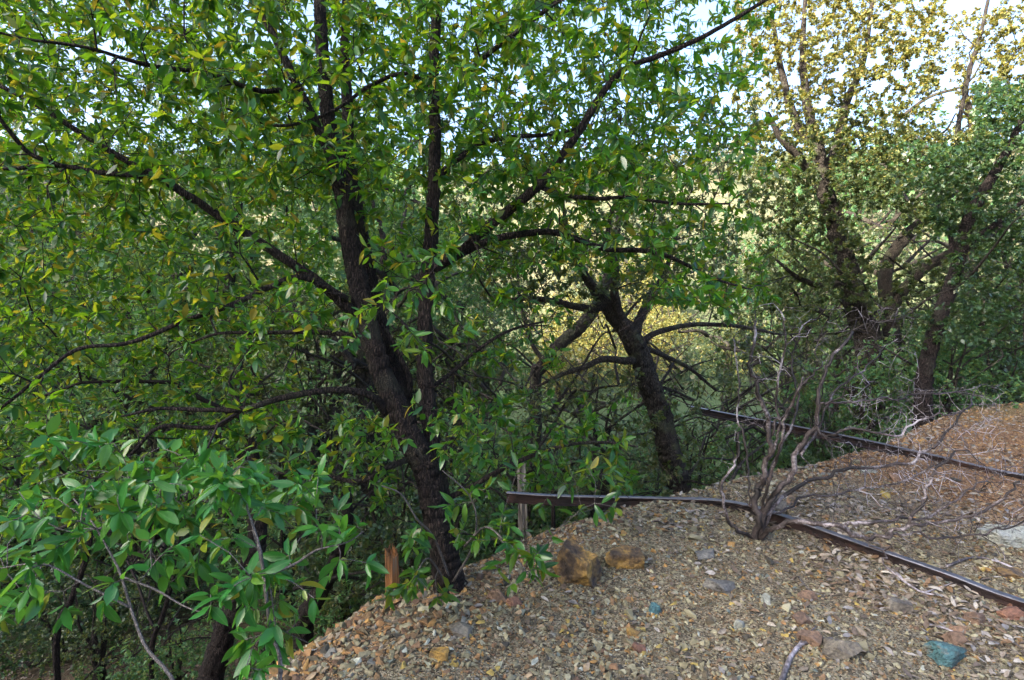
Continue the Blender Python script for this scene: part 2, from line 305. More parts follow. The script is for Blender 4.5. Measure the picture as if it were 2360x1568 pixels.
def mat_ground():
    m, nt, N, L, b = new_mat('ground')
    tc = N.new('ShaderNodeTexCoord')
    def at_(n): a = N.new('ShaderNodeAttribute'); a.attribute_name = n; return a.outputs['Fac']
    v = N.new('ShaderNodeTexVoronoi'); v.inputs['Scale'].default_value = 130; L.new(tc.outputs['Object'], v.inputs['Vector'])
    sp = N.new('ShaderNodeSeparateColor'); L.new(v.outputs['Color'], sp.inputs[0])
    grav = ramp(N, [(0.0, (0.03, 0.022, 0.014)), (0.35, (0.105, 0.090, 0.060)), (0.7, (0.20, 0.175, 0.118)), (0.88, (0.28, 0.25, 0.18)), (1, (0.22, 0.12, 0.05))]); L.new(sp.outputs[0], grav.inputs[0])
    oran = ramp(N, [(0.0, (0.04, 0.022, 0.013)), (0.4, (0.14, 0.075, 0.038)), (0.75, (0.22, 0.12, 0.055)), (1, (0.30, 0.20, 0.10))]); L.new(sp.outputs[0], oran.inputs[0])
    n0 = N.new('ShaderNodeTexNoise'); n0.inputs['Scale'].default_value = 1.7; n0.inputs['Detail'].default_value = 4; L.new(tc.outputs['Object'], n0.inputs[0])
    ml = N.new('ShaderNodeMath'); ml.operation = 'MULTIPLY_ADD'; L.new(n0.outputs[0], ml.inputs[0]); ml.inputs[1].default_value = 1.4; ml.inputs[2].default_value = -0.7
    ad = N.new('ShaderNodeMath'); ad.use_clamp = True; L.new(at_('orange'), ad.inputs[0]); L.new(ml.outputs[0], ad.inputs[1])
    mx = N.new('ShaderNodeMixRGB'); L.new(ad.outputs[0], mx.inputs[0]); L.new(grav.outputs[0], mx.inputs[1]); L.new(oran.outputs[0], mx.inputs[2])
    n1 = N.new('ShaderNodeTexNoise'); n1.inputs['Scale'].default_value = 22; n1.inputs['Detail'].default_value = 8; n1.inputs['Roughness'].default_value = 0.7; L.new(tc.outputs['Object'], n1.inputs[0])
    flo = ramp(N, [(0.3, (0.03, 0.022, 0.015)), (0.45, (0.08, 0.055, 0.035)), (0.55, (0.14, 0.10, 0.065)), (0.62, (0.05, 0.07, 0.03)), (0.75, (0.22, 0.17, 0.12))]); L.new(n1.outputs[0], flo.inputs[0])
    m2 = N.new('ShaderNodeMixRGB'); L.new(at_('bench'), m2.inputs[0]); L.new(flo.outputs[0], m2.inputs[1]); L.new(mx.outputs[0], m2.inputs[2])
    gr = ramp(N, [(0.35, (0.03, 0.05, 0.02)), (0.5, (0.06, 0.10, 0.035)), (0.65, (0.12, 0.13, 0.06))]); L.new(n1.outputs[0], gr.inputs[0])
    mg = N.new('ShaderNodeMixRGB'); L.new(at_('green'), mg.inputs[0]); L.new(m2.outputs[0], mg.inputs[1]); L.new(gr.outputs[0], mg.inputs[2]); m2 = mg
    n3 = N.new('ShaderNodeTexNoise'); n3.inputs['Scale'].default_value = 0.12; n3.inputs['Detail'].default_value = 8; L.new(tc.outputs['Object'], n3.inputs[0])
    n3.inputs['Scale'].default_value = 0.5; n3.inputs['Roughness'].default_value = 0.75
    hil = ramp(N, [(0.38, (0.05, 0.07, 0.032)), (0.5, (0.11, 0.115, 0.06)), (0.62, (0.19, 0.16, 0.09))]); L.new(n3.outputs[0], hil.inputs[0])
    m3 = N.new('ShaderNodeMixRGB'); L.new(at_('far'), m3.inputs[0]); L.new(m2.outputs[0], m3.inputs[1]); L.new(hil.outputs[0], m3.inputs[2])
    L.new(m3.outputs[0], b.inputs['Base Color']); b.inputs['Roughness'].default_value = 0.95; b.inputs['Specular IOR Level'].default_value = 0.2
    bp = N.new('ShaderNodeBump'); bp.inputs['Strength'].default_value = 0.7; bp.inputs['Distance'].default_value = 0.012
    sm = N.new('ShaderNodeMath'); L.new(v.outputs['Distance'], sm.inputs[0]); L.new(n1.outputs[0], sm.inputs[1]); L.new(sm.outputs[0], bp.inputs['Height']); L.new(bp.outputs[0], b.inputs['Normal'])
    return m
tme = gg.mesh('ground', mat_ground())
def fattr(me, name, a):
    q = me.attributes.new(name, 'FLOAT', 'POINT'); q.data.foreach_set('value', np.asarray(a, np.float32).ravel())
fattr(tme, 'bench', sstep(-1.6, -0.5, S + 0.25 * noise2(X, Y, 3)))
fattr(tme, 'orange', np.clip(sstep(3.4, 5.0, X * 0.83 + Y * 0.55 - 0.3 + 0.3 * noise2(X, Y, 1.5)) * sstep(0.5, 2.2, X) + 0.5 * sstep(0.5, 0.0, np.abs(S)) * sstep(1.6, 0.2, X), 0, 1))
fattr(tme, 'green', sstep(7.5, 11, Y + 0.4 * np.abs(X)))
fattr(tme, 'far', sstep(40, 55, Y))
terrain = link('ground', tme, None, 'structure')

# ------------------------------------------------------------------ trees: growth
def grow(rng, scaff, targets, pen=0.25, jit=0.05, seg=0.11, kr=0.010, r0=0.0022, rmin=0.0012, rise=0.12, maxlen=2.2):
    """Connect each target point to the nearest node of the growing skeleton with a crooked twig. -> list of (P, R)"""
    cap = sum(len(p) for p, r in scaff) + len(targets) * 8 + 10
    NP = np.zeros((cap, 3)); NR = np.zeros(cap); ND = np.zeros(cap); NT = np.zeros((cap, 3)); n = 0
    for P, R in scaff:
        T = norm(np.gradient(P, axis=0)); L = np.concatenate([[0], np.cumsum(np.linalg.norm(np.diff(P, axis=0), axis=1))])
        k = len(P); NP[n:n + k] = P; NR[n:n + k] = R; ND[n:n + k] = L * 0.5; NT[n:n + k] = T; n += k
    out = []
    for t in targets:
        d = np.linalg.norm(NP[:n] - t, axis=1); j = int(np.argmin(d + pen * ND[:n])); D = d[j]
        if D < 0.02 or D > maxlen: continue
        p = NP[j]; k = int(np.clip(D / seg, 2, 7))
        dirv = norm(NT[j] * 0.6 + norm(t - p) + rng.normal(size=3) * 0.25)
        c = p + dirv * D * 0.45 + np.array([0, 0, rise * D])
        s = np.linspace(0, 1, k + 1)[:, None]
        P = (1 - s) ** 2 * p + 2 * s * (1 - s) * c + s ** 2 * t
        P[1:-1] += rng.normal(size=(k - 1, 3)) * jit * D / math.sqrt(k)
        ra = max(min(NR[j] * 0.75, r0 + kr * D), rmin); R = np.linspace(ra, rmin, k + 1)
        out.append((P, R))
        NP[n:n + k] = P[1:]; NR[n:n + k] = R[1:]; ND[n:n + k] = ND[j] + D * s[1:, 0]; NT[n:n + k] = norm(np.gradient(P, axis=0))[1:]; n += k
    return out
LEAF_T = np.array([(0, 0, 0), (-0.165, 0.30, 0.05), (-0.15, 0.66, 0.035), (0, 1.0, -0.06), (0.15, 0.66, 0.035), (0.165, 0.30, 0.05)])
LEAF_Q = np.array([(0, 3, 2, 1), (0, 5, 4, 3)])
def leaf_frames(rng, twigs, per, size, reach=0.22, spread=0.9, droop=0.15, tip=0.5, upn=0.8):
    O = []; A = []
    for P, R in twigs:
        L = np.linalg.norm(np.diff(P, axis=0), axis=1); tot = L.sum(); C = np.concatenate([[0], np.cumsum(L)])
        m = max(1, int(rng.poisson(per))); rc = min(tot * 0.85, reach)
        u = tot - rc * rng.random(m) ** 1.6
        u[: max(1, m // 3)] = tot
        o = np.stack([np.interp(u, C, P[:, q]) for q in range(3)], -1)
        t = norm(P[-1] - P[-2]); ref = norm(np.cross(t, rng.normal(size=3))); w = np.cross(t, ref)
        a = np.arange(m) * 2.4 + rng.uniform(0, 6.28)
        rad = np.cos(a)[:, None] * ref + np.sin(a)[:, None] * w
        O.append(o); A.append(norm(t * tip + rad * spread + rng.normal(size=(m, 3)) * 0.25 + np.array([0, 0, -droop])))
    O = np.vstack(O); A = np.vstack(A); n = len(O)
    up = np.array([0, 0, upn]) + rng.normal(size=(n, 3)) * 0.5
    Nn = norm(up - A * np.sum(up * A, 1, keepdims=True)); Sd = np.cross(A, Nn)
    Z = size * rng.uniform(0.5, 1.35, n)
    return O, A, Nn, Sd, Z
FAR_T = np.array([(0, 0, 0), (-0.2, 0.45, 0.05), (0, 1.0, -0.05), (0.2, 0.45, 0.05)]); FAR_Q = np.array([(0, 3, 2, 1)])
def leaf_geo(geo, fr, rng, w=1.0, far=False):
    O, A, Nn, Sd, Z = fr; n = len(O)
    T = (FAR_T if far else LEAF_T) * np.array([w, 1, 1]); ww = rng.uniform(0.75, 1.35, n)[:, None, None]; cz = rng.uniform(-1.2, 3.0, n)[:, None, None]
    V = O[:, None] + Z[:, None, None] * (ww * T[None, :, 0:1] * Sd[:, None] + T[None, :, 1:2] * A[:, None] + cz * T[None, :, 2:3] * Nn[:, None])
    k = len(T); Q = (np.arange(n)[:, None, None] * k + (FAR_Q if far else LEAF_Q)[None]).reshape(-1, 4)
    geo.add(V.reshape(-1, 3), Q)
def single_leaf_mesh(name, mat, rng, w=0.17):
    """a curved leaf, one unit long, with a short stalk"""
    n = 6; bend = rng.uniform(-0.38, 0.08); fold = rng.uniform(0.05, 0.45); tw = rng.uniform(-0.5, 0.5); side = rng.uniform(-0.08, 0.08)
    V = []; Q = []
    for i in range(n + 1):
        y = i / n; h = w * (math.sin(PI * min(1, y * 0.92 + 0.06)) ** 0.8) * (1 - 0.25 * y) * (0.15 if i == n else 1)
        c = np.array([side * math.sin(PI * y), 0.1 + 0.9 * y, bend * y * y])
        for s in (-1, 0, 1):
            V.append(c + np.array([s * h, 0, abs(s) * h * fold + s * h * tw * y]))
    for i in range(n):
        for q in range(2):
            a = i * 3 + q; Q.append((a, a + 1, a + 4, a + 3))
    b = len(V); V += [np.array([-0.008, 0, 0]), np.array([0.008, 0, 0]), np.array([0.008, 0.11, 0]), np.array([-0.008, 0.11, 0])]; Q.append((b, b + 1, b + 2, b + 3))
    g = Geo(); g.add(V, Q); return g.mesh(name, mat)
def place_leaves(fr, idx, meshes, parent, rng):
    O, A, Nn, Sd, Z = fr
    inv = Matrix.Translation(-Vector(parent.location))
    for i in idx:
        o = bpy.data.objects.new('leaf', meshes[int(rng.integers(len(meshes)))]); COL.objects.link(o); o.parent = parent
        m = Matrix([[Sd[i][q] * Z[i], A[i][q] * Z[i], Nn[i][q] * Z[i], O[i][q]] for q in range(3)] + [[0, 0, 0, 1]])
        o.matrix_local = inv @ m
def sub(fr, m): return tuple(a[m] for a in fr)
def shift(geo, d):
    geo.V = [v - d for v in geo.V]
def add_limb(name, P, R, mat, root, rng, sides=10, rough=0.06, n=6, kink=0.0):
    if sides >= 12: n, sides = 14, 30
    PR = spline(np.hstack([P, np.asarray(R, float)[:, None]]), n); g = Geo(); PP = PR[:, :3].copy()
    PP[1:-1] += rng.normal(size=(len(PP) - 2, 3)) * PR[1:-1, 3:4] * 0.05
    if kink: PP[2:-1] += (rng.normal(size=(len(PP) - 3, 3)) * kink + np.repeat(rng.normal(size=(len(PP) // 3 + 1, 3)) * kink * 1.6, 3, 0)[:len(PP) - 3])
    tube(g, PP, np.maximum(PR[:, 3], 0.001), sides, rng, rough); shift(g, np.array(root.location)); part(name, g, mat, root)
    return PP, np.maximum(PR[:, 3], 0.001)

# ------------------------------------------------------------------ main tree
def main_tree():
    rng = np.random.default_rng(11)
    base = at(1042, 1400, 2.78); base[2] = gz(base[0], base[1]) - 0.08
    root = empty('oak_tree', base); tag(root, 'dark forked tree with black bark growing on the edge of the gravel bank', 'tree')
    sc = []
    px = lambda w, Y: 0.88 * w * Y / F / 2        # radius for a width in frame pixels at distance Y
    def limb(name, pts, w, sides=10, mat='bark', rough=0.07):
        P = pth(*pts); R = [px(q, p[2]) for q, p in zip(w, pts)]
        r = add_limb(name, P, R, M[mat], root, rng, sides, rough); sc.append(r); return r
    limb('trunk', [(1050, 1420, 2.78), (1038, 1360, 2.78), (1020, 1260, 2.8), (1000, 1170, 2.83), (985, 1090, 2.86), (950, 1020, 2.88), (915, 940, 2.9), (880, 860, 2.93), (850, 760, 2.95), (825, 650, 3.0), (805, 550, 3.02), (790, 450, 3.05), (768, 340, 3.1), (752, 230, 3.15), (742, 100, 3.2), (735, -60, 3.25), (740, -300, 3.3), (760, -600, 3.4)],
         [128, 92, 74, 68, 68, 64, 58, 54, 52, 50, 46, 42, 37, 33, 30, 26, 20, 9], 16, rough=0.06)
    limb('stem', [(1030, 1270, 2.86), (1020, 1160, 2.90), (1000, 1050, 2.95), (988, 950, 2.98), (980, 850, 3.0), (978, 760, 3.02), (985, 650, 3.05), (993, 540, 3.08), (1000, 430, 3.1), (1002, 300, 3.15), (1000, 150, 3.2), (1010, -30, 3.25), (1020, -300, 3.3), (1000, -560, 3.4)],
         [40, 46, 46, 42, 40, 38, 36, 34, 31, 28, 25, 22, 16, 7], 14)
    limb('stem', [(945, 1010, 2.98), (925, 900, 3.05), (890, 800, 3.1), (862, 690, 3.15), (840, 580, 3.2), (818, 460, 3.25), (803, 350, 3.35), (800, 230, 3.45), (795, 100, 3.5), (800, -80, 3.55)],
         [50, 46, 42, 38, 36, 34, 28, 26, 22, 18], 12)
    limb('branch', [(790, 450, 3.05), (765, 370, 3.0), (725, 280, 2.98), (680, 190, 2.96), (645, 110, 2.95), (600, 20, 2.95), (560, -120, 2.9)], [30, 26, 24, 22, 18, 15, 10])
    limb('branch', [(822, 725, 2.97), (780, 690, 2.92), (720, 640, 2.88), (600, 560, 2.82), (480, 482, 2.75), (370, 412, 2.7), (300, 375, 2.66), (230, 335, 2.62), (160, 290, 2.58), (60, 228, 2.52), (-60, 170, 2.5)], [34, 30, 26, 24, 22, 20, 17, 15, 13, 12, 9])
    limb('branch', [(375, 412, 2.7), (310, 405, 2.66), (230, 398, 2.63), (130, 382, 2.6), (0, 390, 2.55), (-120, 380, 2.5)], [16, 14, 13, 11, 10, 7])
    limb('branch', [(150, 385, 2.6), (70, 355, 2.55), (20, 300, 2.5), (-20, 255, 2.48), (-90, 240, 2.4)], [12, 11, 10, 9, 7], 8)
    limb('branch', [(800, 690, 2.9), (700, 640, 2.78), (620, 662, 2.7), (540, 700, 2.6), (430, 738, 2.5), (300, 790, 2.42), (180, 805, 2.35), (90, 870, 2.3), (0, 942, 2.25), (-90, 990, 2.2)], [18, 16, 15, 14, 13, 11, 10, 9, 8, 6], 8)
    limb('branch', [(890, 950, 2.9), (860, 915, 2.82), (800, 900, 2.75), (730, 902, 2.7), (640, 920, 2.62), (560, 943, 2.55), (470, 945, 2.5), (370, 942, 2.45), (280, 960, 2.4)], [26, 22, 20, 18, 17, 15, 12, 10, 6], 8)
    limb('branch', [(560, 943, 2.55), (490, 985, 2.55), (370, 985, 2.5), (310, 1040, 2.5), (255, 1090, 2.5), (215, 1140, 2.45)], [12, 12, 11, 9, 8, 6], 8)
    limb('branch', [(940, 1060, 2.85), (900, 1075, 2.75), (830, 1110, 2.72), (740, 1095, 2.7), (640, 1090, 2.7)], [18, 16, 13, 11, 8], 8)
    limb('branch', [(860, 780, 3.0), (790, 770, 3.05), (700, 765, 3.1), (600, 768, 3.15), (500, 770, 3.2), (420, 800, 3.25)], [16, 14, 12, 10, 8, 5], 8)
    limb('branch', [(990, 620, 3.05), (1040, 590, 3.0), (1100, 542, 2.96), (1190, 472, 2.92), (1250, 420, 2.9), (1300, 350, 2.9), (1345, 285, 2.9), (1385, 220, 2.88), (1440, 160, 2.86), (1510, 132, 2.85), (1600, 95, 2.82), (1700, 40, 2.8), (1790, -15, 2.75), (1880, -60, 2.7)], [30, 30, 28, 26, 23, 22, 20, 17, 15, 14, 12, 10, 8, 6])
    limb('branch', [(1000, 620, 3.02), (1070, 580, 3.05), (1130, 555, 3.1), (1200, 540, 3.12), (1270, 535, 3.15), (1330, 552, 3.15), (1400, 575, 3.15), (1480, 578, 3.12), (1550, 595, 3.1), (1640, 640, 3.05), (1720, 665, 3.0)], [24, 22, 20, 18, 17, 15, 14, 13, 11, 8, 5], 8)
    limb('branch', [(1240, 430, 2.92), (1300, 450, 2.9), (1380, 458, 2.88), (1450, 455, 2.85), (1560, 470, 2.8), (1680, 470, 2.75)], [13, 12, 11, 9, 8, 5], 8)
    limb('branch', [(1000, 420, 3.1), (1040, 380, 3.15), (1110, 330, 3.2), (1190, 315, 3.2), (1270, 310, 3.25), (1360, 290, 3.3)], [20, 16, 14, 12, 9, 6], 8)
    limb('branch', [(1004, 260, 3.15), (1060, 195, 3.1), (1120, 130, 3.05), (1190, 75, 3.0), (1290, 0, 2.95), (1380, -60, 2.9)], [18, 15, 13, 12, 10, 7], 8)
    limb('branch', [(1000, 200, 3.2), (930, 170, 3.15), (850, 200, 3.1), (760, 260, 3.0), (640, 290, 2.9), (520, 250, 2.8)], [12, 11, 10, 9, 8, 5], 8)
    limb('branch', [(1030, 1150, 2.9), (1090, 1120, 2.9), (1150, 1085, 2.9), (1230, 1050, 2.9), (1310, 1025, 2.9), (1400, 1020, 2.9), (1470, 1030, 2.9)], [16, 15, 14, 12, 10, 8, 5], 8)
    limb('branch', [(985, 900, 3.0), (1040, 860, 3.1), (1110, 800, 3.2), (1180, 760, 3.3), (1260, 740, 3.4)], [14, 12, 10, 8, 5], 8)
    limb('branch', [(930, 940, 3.02), (945, 880, 3.0), (920, 820, 3.0), (890, 760, 3.0)], [18, 16, 14, 12], 8)
    limb('branch', [(690, 200, 2.96), (600, 210, 2.85), (480, 170, 2.7), (340, 150, 2.55), (200, 110, 2.4), (60, 90, 2.3), (-60, 60, 2.2)], [14, 13, 12, 11, 9, 7, 5], 8)
    def zone(a, b, c, d, y0, y1, n):
        return np.array([at(rng.uniform(a, b), rng.uniform(c, d), y0 + (y1 - y0) * rng.random() ** 0.8) for _ in range(n)])
    T = np.vstack([
        zone(-150, 1000, -180, 420, 2.2, 5.6, 2900), zone(1000, 1780, -180, 430, 2.3, 5.4, 2000),
        zone(-150, 760, 380, 760, 2.3, 5.2, 1150), zone(820, 1500, 380, 640, 2.6, 5.0, 430), zone(1500, 1830, 380, 700, 2.4, 4.4, 260),
        zone(-150, 700, 740, 1010, 2.1, 4.6, 480), zone(-150, 520, 1000, 1230, 2.0, 3.4, 200), zone(1300, 1700, 560, 740, 2.6, 3.8, 40),
        zone(1040, 1460, 900, 1130, 2.5, 3.4, 90), zone(1040, 1300, 620, 860, 2.6, 3.6, 45), zone(500, 900, 960, 1180, 2.3, 3.2, 80),
        zone(790, 1090, 560, 840, 1.95, 2.45, 24), zone(900, 1100, 900, 1060, 2.1, 2.5, 14), zone(560, 760, 640, 800, 2.0, 2.4, 12)])
    Tt = np.stack([rng.uniform(-3.4, 2.6, 620), rng.uniform(0.9, 5.2, 620), rng.uniform(3.0, 6.2, 620)], -1)
    Tt = Tt[(np.linalg.norm((Tt - np.array([-0.4, 3.0, 3.2])) / np.array([3.2, 2.4, 3.1]), axis=1) < 1)]
    T = np.vstack([T, Tt]); rng.shuffle(T)
    T = T[np.linalg.norm(T - CAM, axis=1) > 1.5]
    u, v = proj(T); edge = 1640 + 190 * np.sin(v / 95.0 + 0.6) * np.sin(v / 41.0 + T[:, 1]) + rng.normal(size=len(T)) * 70 + 60 * (v > 350)
    T = T[(noise3(T, 3.2) > -0.33 + 0.12 * rng.normal(size=len(T))) & ((u < edge) | (T[:, 2] > 3.4))]
    B = np.vstack([zone(-100, 1000, 0, 700, 2.3, 4.4, 420), zone(1000, 1700, 100, 800, 2.4, 4.2, 330), zone(0, 900, 650, 1150, 2.2, 3.6, 330), zone(1020, 1500, 700, 1150, 2.5, 3.6, 230)])
    tw = grow(rng, sc, T, pen=0.22, jit=0.07, seg=0.12, kr=0.0085, r0=0.0026, rmin=0.0015)
    # pale basal shoots in front of the trunk foot
    sh = []
    for pts, w in (([(1035, 1330, 2.72), (1000, 1240, 2.6), (960, 1195, 2.5), (925, 1140, 2.45), (880, 1120, 2.4)], 7), ([(1045, 1340, 2.72), (1085, 1270, 2.6), (1098, 1200, 2.52), (1080, 1140, 2.46), (1020, 1085, 2.4)], 7),
                   ([(1070, 1260, 2.6), (1120, 1215, 2.5), (1180, 1260, 2.42), (1235, 1275, 2.36)], 6), ([(1030, 1350, 2.7), (1000, 1300, 2.5), (980, 1290, 2.4), (950, 1340, 2.35)], 6), ([(1150, 1240, 2.46), (1200, 1300, 2.4), (1230, 1345, 2.36)], 4)):
        P = pth(*pts); sh.append(add_limb('shoot', P, np.linspace(w, w * 0.4, len(P)) * 2.5 / F / 2, M['twig_pale'], root, rng, 6, 0.0))
    Ts = np.vstack([zone(890, 1040, 1290, 1400, 2.25, 2.5, 9), zone(1040, 1180, 1110, 1260, 2.3, 2.6, 10), zone(1130, 1260, 1230, 1380, 2.25, 2.45, 8), zone(940, 1080, 1160, 1300, 2.3, 2.55, 6), zone(1180, 1450, 1060, 1190, 2.4, 2.9, 12)])
    tws = grow(rng, sh, Ts, kr=0.004, r0=0.0016)
    bare = grow(rng, sc + tw, B, pen=0.3, jit=0.12, seg=0.10, kr=0.004, r0=0.002, rmin=0.0013)
    g = Geo()
    for P, R in tw + bare: tube(g, P, R, 5 if R[0] > 0.005 else 4, cap=False)
    shift(g, base); part('twigs', g, M['twig'], root, 'stuff')
    g = Geo()
    for P, R in tws: tube(g, P, R, 4, cap=False)
    shift(g, base); part('shoot_twigs', g, M['twig_pale'], root, 'stuff')
    f1 = leaf_frames(rng, tw, 13, 0.055); f2 = leaf_frames(rng, tws, 8, 0.072, droop=0.3)
    fr = tuple(np.concatenate([a, b]) for a, b in zip(f1, f2))
    dist = np.linalg.norm(fr[0] - CAM, axis=1); keep = dist > 1.35; fr = sub(fr, keep); dist = dist[keep]
    u, v = proj(fr[0]); inside = (u > 0) & (u < 2360) & (v > 0) & (v < 1568) & (fr[0][:, 1] > 0.5)
    score = np.where(inside, fr[4] / dist, 0); order = np.argsort(-score); big = order[:300]
    mask = np.ones(len(dist), bool); mask[big] = False
    lm = [single_leaf_mesh('leaf', M['leaf_one'], rng) for _ in range(8)]
    place_leaves(fr, big, lm, root, rng)
    g = Geo(); leaf_geo(g, sub(fr, mask), rng); shift(g, base); part('crown', g, M['leaf'], root, 'stuff')
    print('main tree leaves', len(dist), 'twigs', len(tw))
main_tree()

# ------------------------------------------------------------------ sapling in front, lower left
def sapling():
    rng = np.random.default_rng(23)
    b = np.array([-0.74, 1.28, 0]); b[2] = gz(b[0], b[1]) - 0.02
    root = empty('sapling', b); tag(root, 'bright green leafy sapling with pale stems nearest the viewer at lower left', 'sapling')
    sc = []
    def stem(pts, r):
        P = np.vstack([pts[0] if isinstance(pts[0], np.ndarray) else at(*pts[0])] + [at(*p) for p in pts[1:]])
        sc.append(add_limb('stem', P, np.linspace(r, r * 0.35, len(P)), M['twig_pale'], root, rng, 7, 0.0))
    stem([b, (640, 1600, 1.32), (622, 1450, 1.36), (608, 1330, 1.4), (598, 1260, 1.42), (575, 1190, 1.46), (555, 1140, 1.5), (480, 1090, 1.56)], 0.006)
    stem([b + np.array([-0.05, -0.02, 0]), (420, 1640, 1.25), (330, 1480, 1.3), (280, 1330, 1.36), (262, 1290, 1.38), (220, 1215, 1.42), (170, 1150, 1.5)], 0.005)
    stem([at(608, 1330, 1.4), (680, 1300, 1.42), (730, 1268, 1.44), (800, 1250, 1.46), (838, 1225, 1.48)], 0.004)
    stem([at(280, 1330, 1.36), (360, 1360, 1.34), (430, 1400, 1.32), (500, 1420, 1.3)], 0.0035)
    stem([at(300, 1400, 1.33), (200, 1350, 1.32), (100, 1300, 1.32), (0, 1310, 1.32)], 0.0035)
    stem([at(225, 1220, 1.42), (300, 1200, 1.45), (400, 1150, 1.5), (470, 1120, 1.55)], 0.0035)
    def zone(a, b_, c, d, y0, y1, n): return np.array([at(rng.uniform(a, b_), rng.uniform(c, d), rng.uniform(y0, y1)) for _ in range(n)])
    T = np.vstack([zone(20, 330, 1110, 1290, 1.3, 1.75, 32), zone(240, 600, 1060, 1230, 1.35, 1.75, 40), zone(330, 560, 1230, 1380, 1.25, 1.6, 18), zone(30, 300, 1300, 1430, 1.25, 1.5, 8),
                   zone(560, 760, 1280, 1500, 1.25, 1.5, 18), zone(700, 850, 1190, 1330, 1.35, 1.55, 8), zone(560, 680, 1460, 1560, 1.25, 1.4, 4), zone(-80, 60, 1150, 1500, 1.3, 1.6, 8), zone(600, 780, 1080, 1220, 1.6, 1.9, 18), zone(100, 620, 1000, 1110, 1.6, 2.1, 26)])
    rng.shuffle(T); tw = grow(rng, sc, T, kr=0.004, r0=0.0014, seg=0.07)
    g = Geo()
    for P, R in tw: tube(g, P, R, 5, cap=False)
    shift(g, b); part('twigs', g, M['twig_pale'], root, 'stuff')
    fr = leaf_frames(rng, tw, 7.0, 0.059, reach=0.15, droop=0.42, tip=0.6, upn=0.9)
    u, v = proj(fr[0]); ins = (u > -60) & (u < 2360) & (v < 1620); d = np.linalg.norm(fr[0] - CAM, axis=1)
    order = np.argsort(-np.where(ins, fr[4] / d, 0)); big = order[:300]; mask = np.ones(len(d), bool); mask[big] = False
    place_leaves(fr, big, [single_leaf_mesh('leaf', M['sapling'], rng, 0.19) for _ in range(8)], root, rng)
    if mask.any():
        g = Geo(); leaf_geo(g, sub(fr, mask), rng, 1.1); shift(g, b); part('crown', g, M['sapling_rest'], root, 'stuff')
    print('sapling leaves', len(d))
sapling()

# ------------------------------------------------------------------ other modelled trees
def made_tree(name, label, base_px, limbs, zones, leaf, wood, seed, size=0.045, per=9, twig='twig', kr=0.010, cat='tree', group=None, w=1.0, reach=0.25, extra=None):
    rng = np.random.default_rng(seed)
    b = at(*base_px); b[2] = gz(b[0], b[1]) - 0.1
    root = empty(name, b); tag(root, label, cat, group)
    sc = []
    for i, (nm, pts, wd) in enumerate(limbs):
        P = pth(*pts)
        if i == 0: P = np.vstack([b, P]); wd = [wd[0] * 1.15] + list(wd); yy = [pts[0][2]] + [p[2] for p in pts]
        else: yy = [p[2] for p in pts]
        sc.append(add_limb(nm, P, [q * y / F / 2 for q, y in zip(wd, yy)], M[wood], root, rng, 12 if i == 0 else 8, 0.07))
    T = [np.array([at(rng.uniform(z[0], z[1]), rng.uniform(z[2], z[3]), rng.uniform(z[4], z[5])) for _ in range(z[6])]) for z in zones]
    T = np.vstack(T); rng.shuffle(T)
    tw = grow(rng, sc, T, pen=0.2, jit=0.08, seg=0.16, kr=kr, r0=0.003, maxlen=4)
    g = Geo()
    for P, R in tw: tube(g, P, R, 4, cap=False)
    shift(g, b); part('twigs', g, M[twig], root, 'stuff')
    fr = leaf_frames(rng, tw, per, size, reach=reach)
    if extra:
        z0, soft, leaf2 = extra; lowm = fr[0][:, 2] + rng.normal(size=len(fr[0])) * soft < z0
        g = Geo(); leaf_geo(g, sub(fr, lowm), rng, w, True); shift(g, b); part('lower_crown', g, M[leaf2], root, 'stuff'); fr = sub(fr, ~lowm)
    g = Geo(); leaf_geo(g, fr, rng, w, size < 0.08); shift(g, b); part('crown', g, M[leaf], root, 'stuff')
    return root
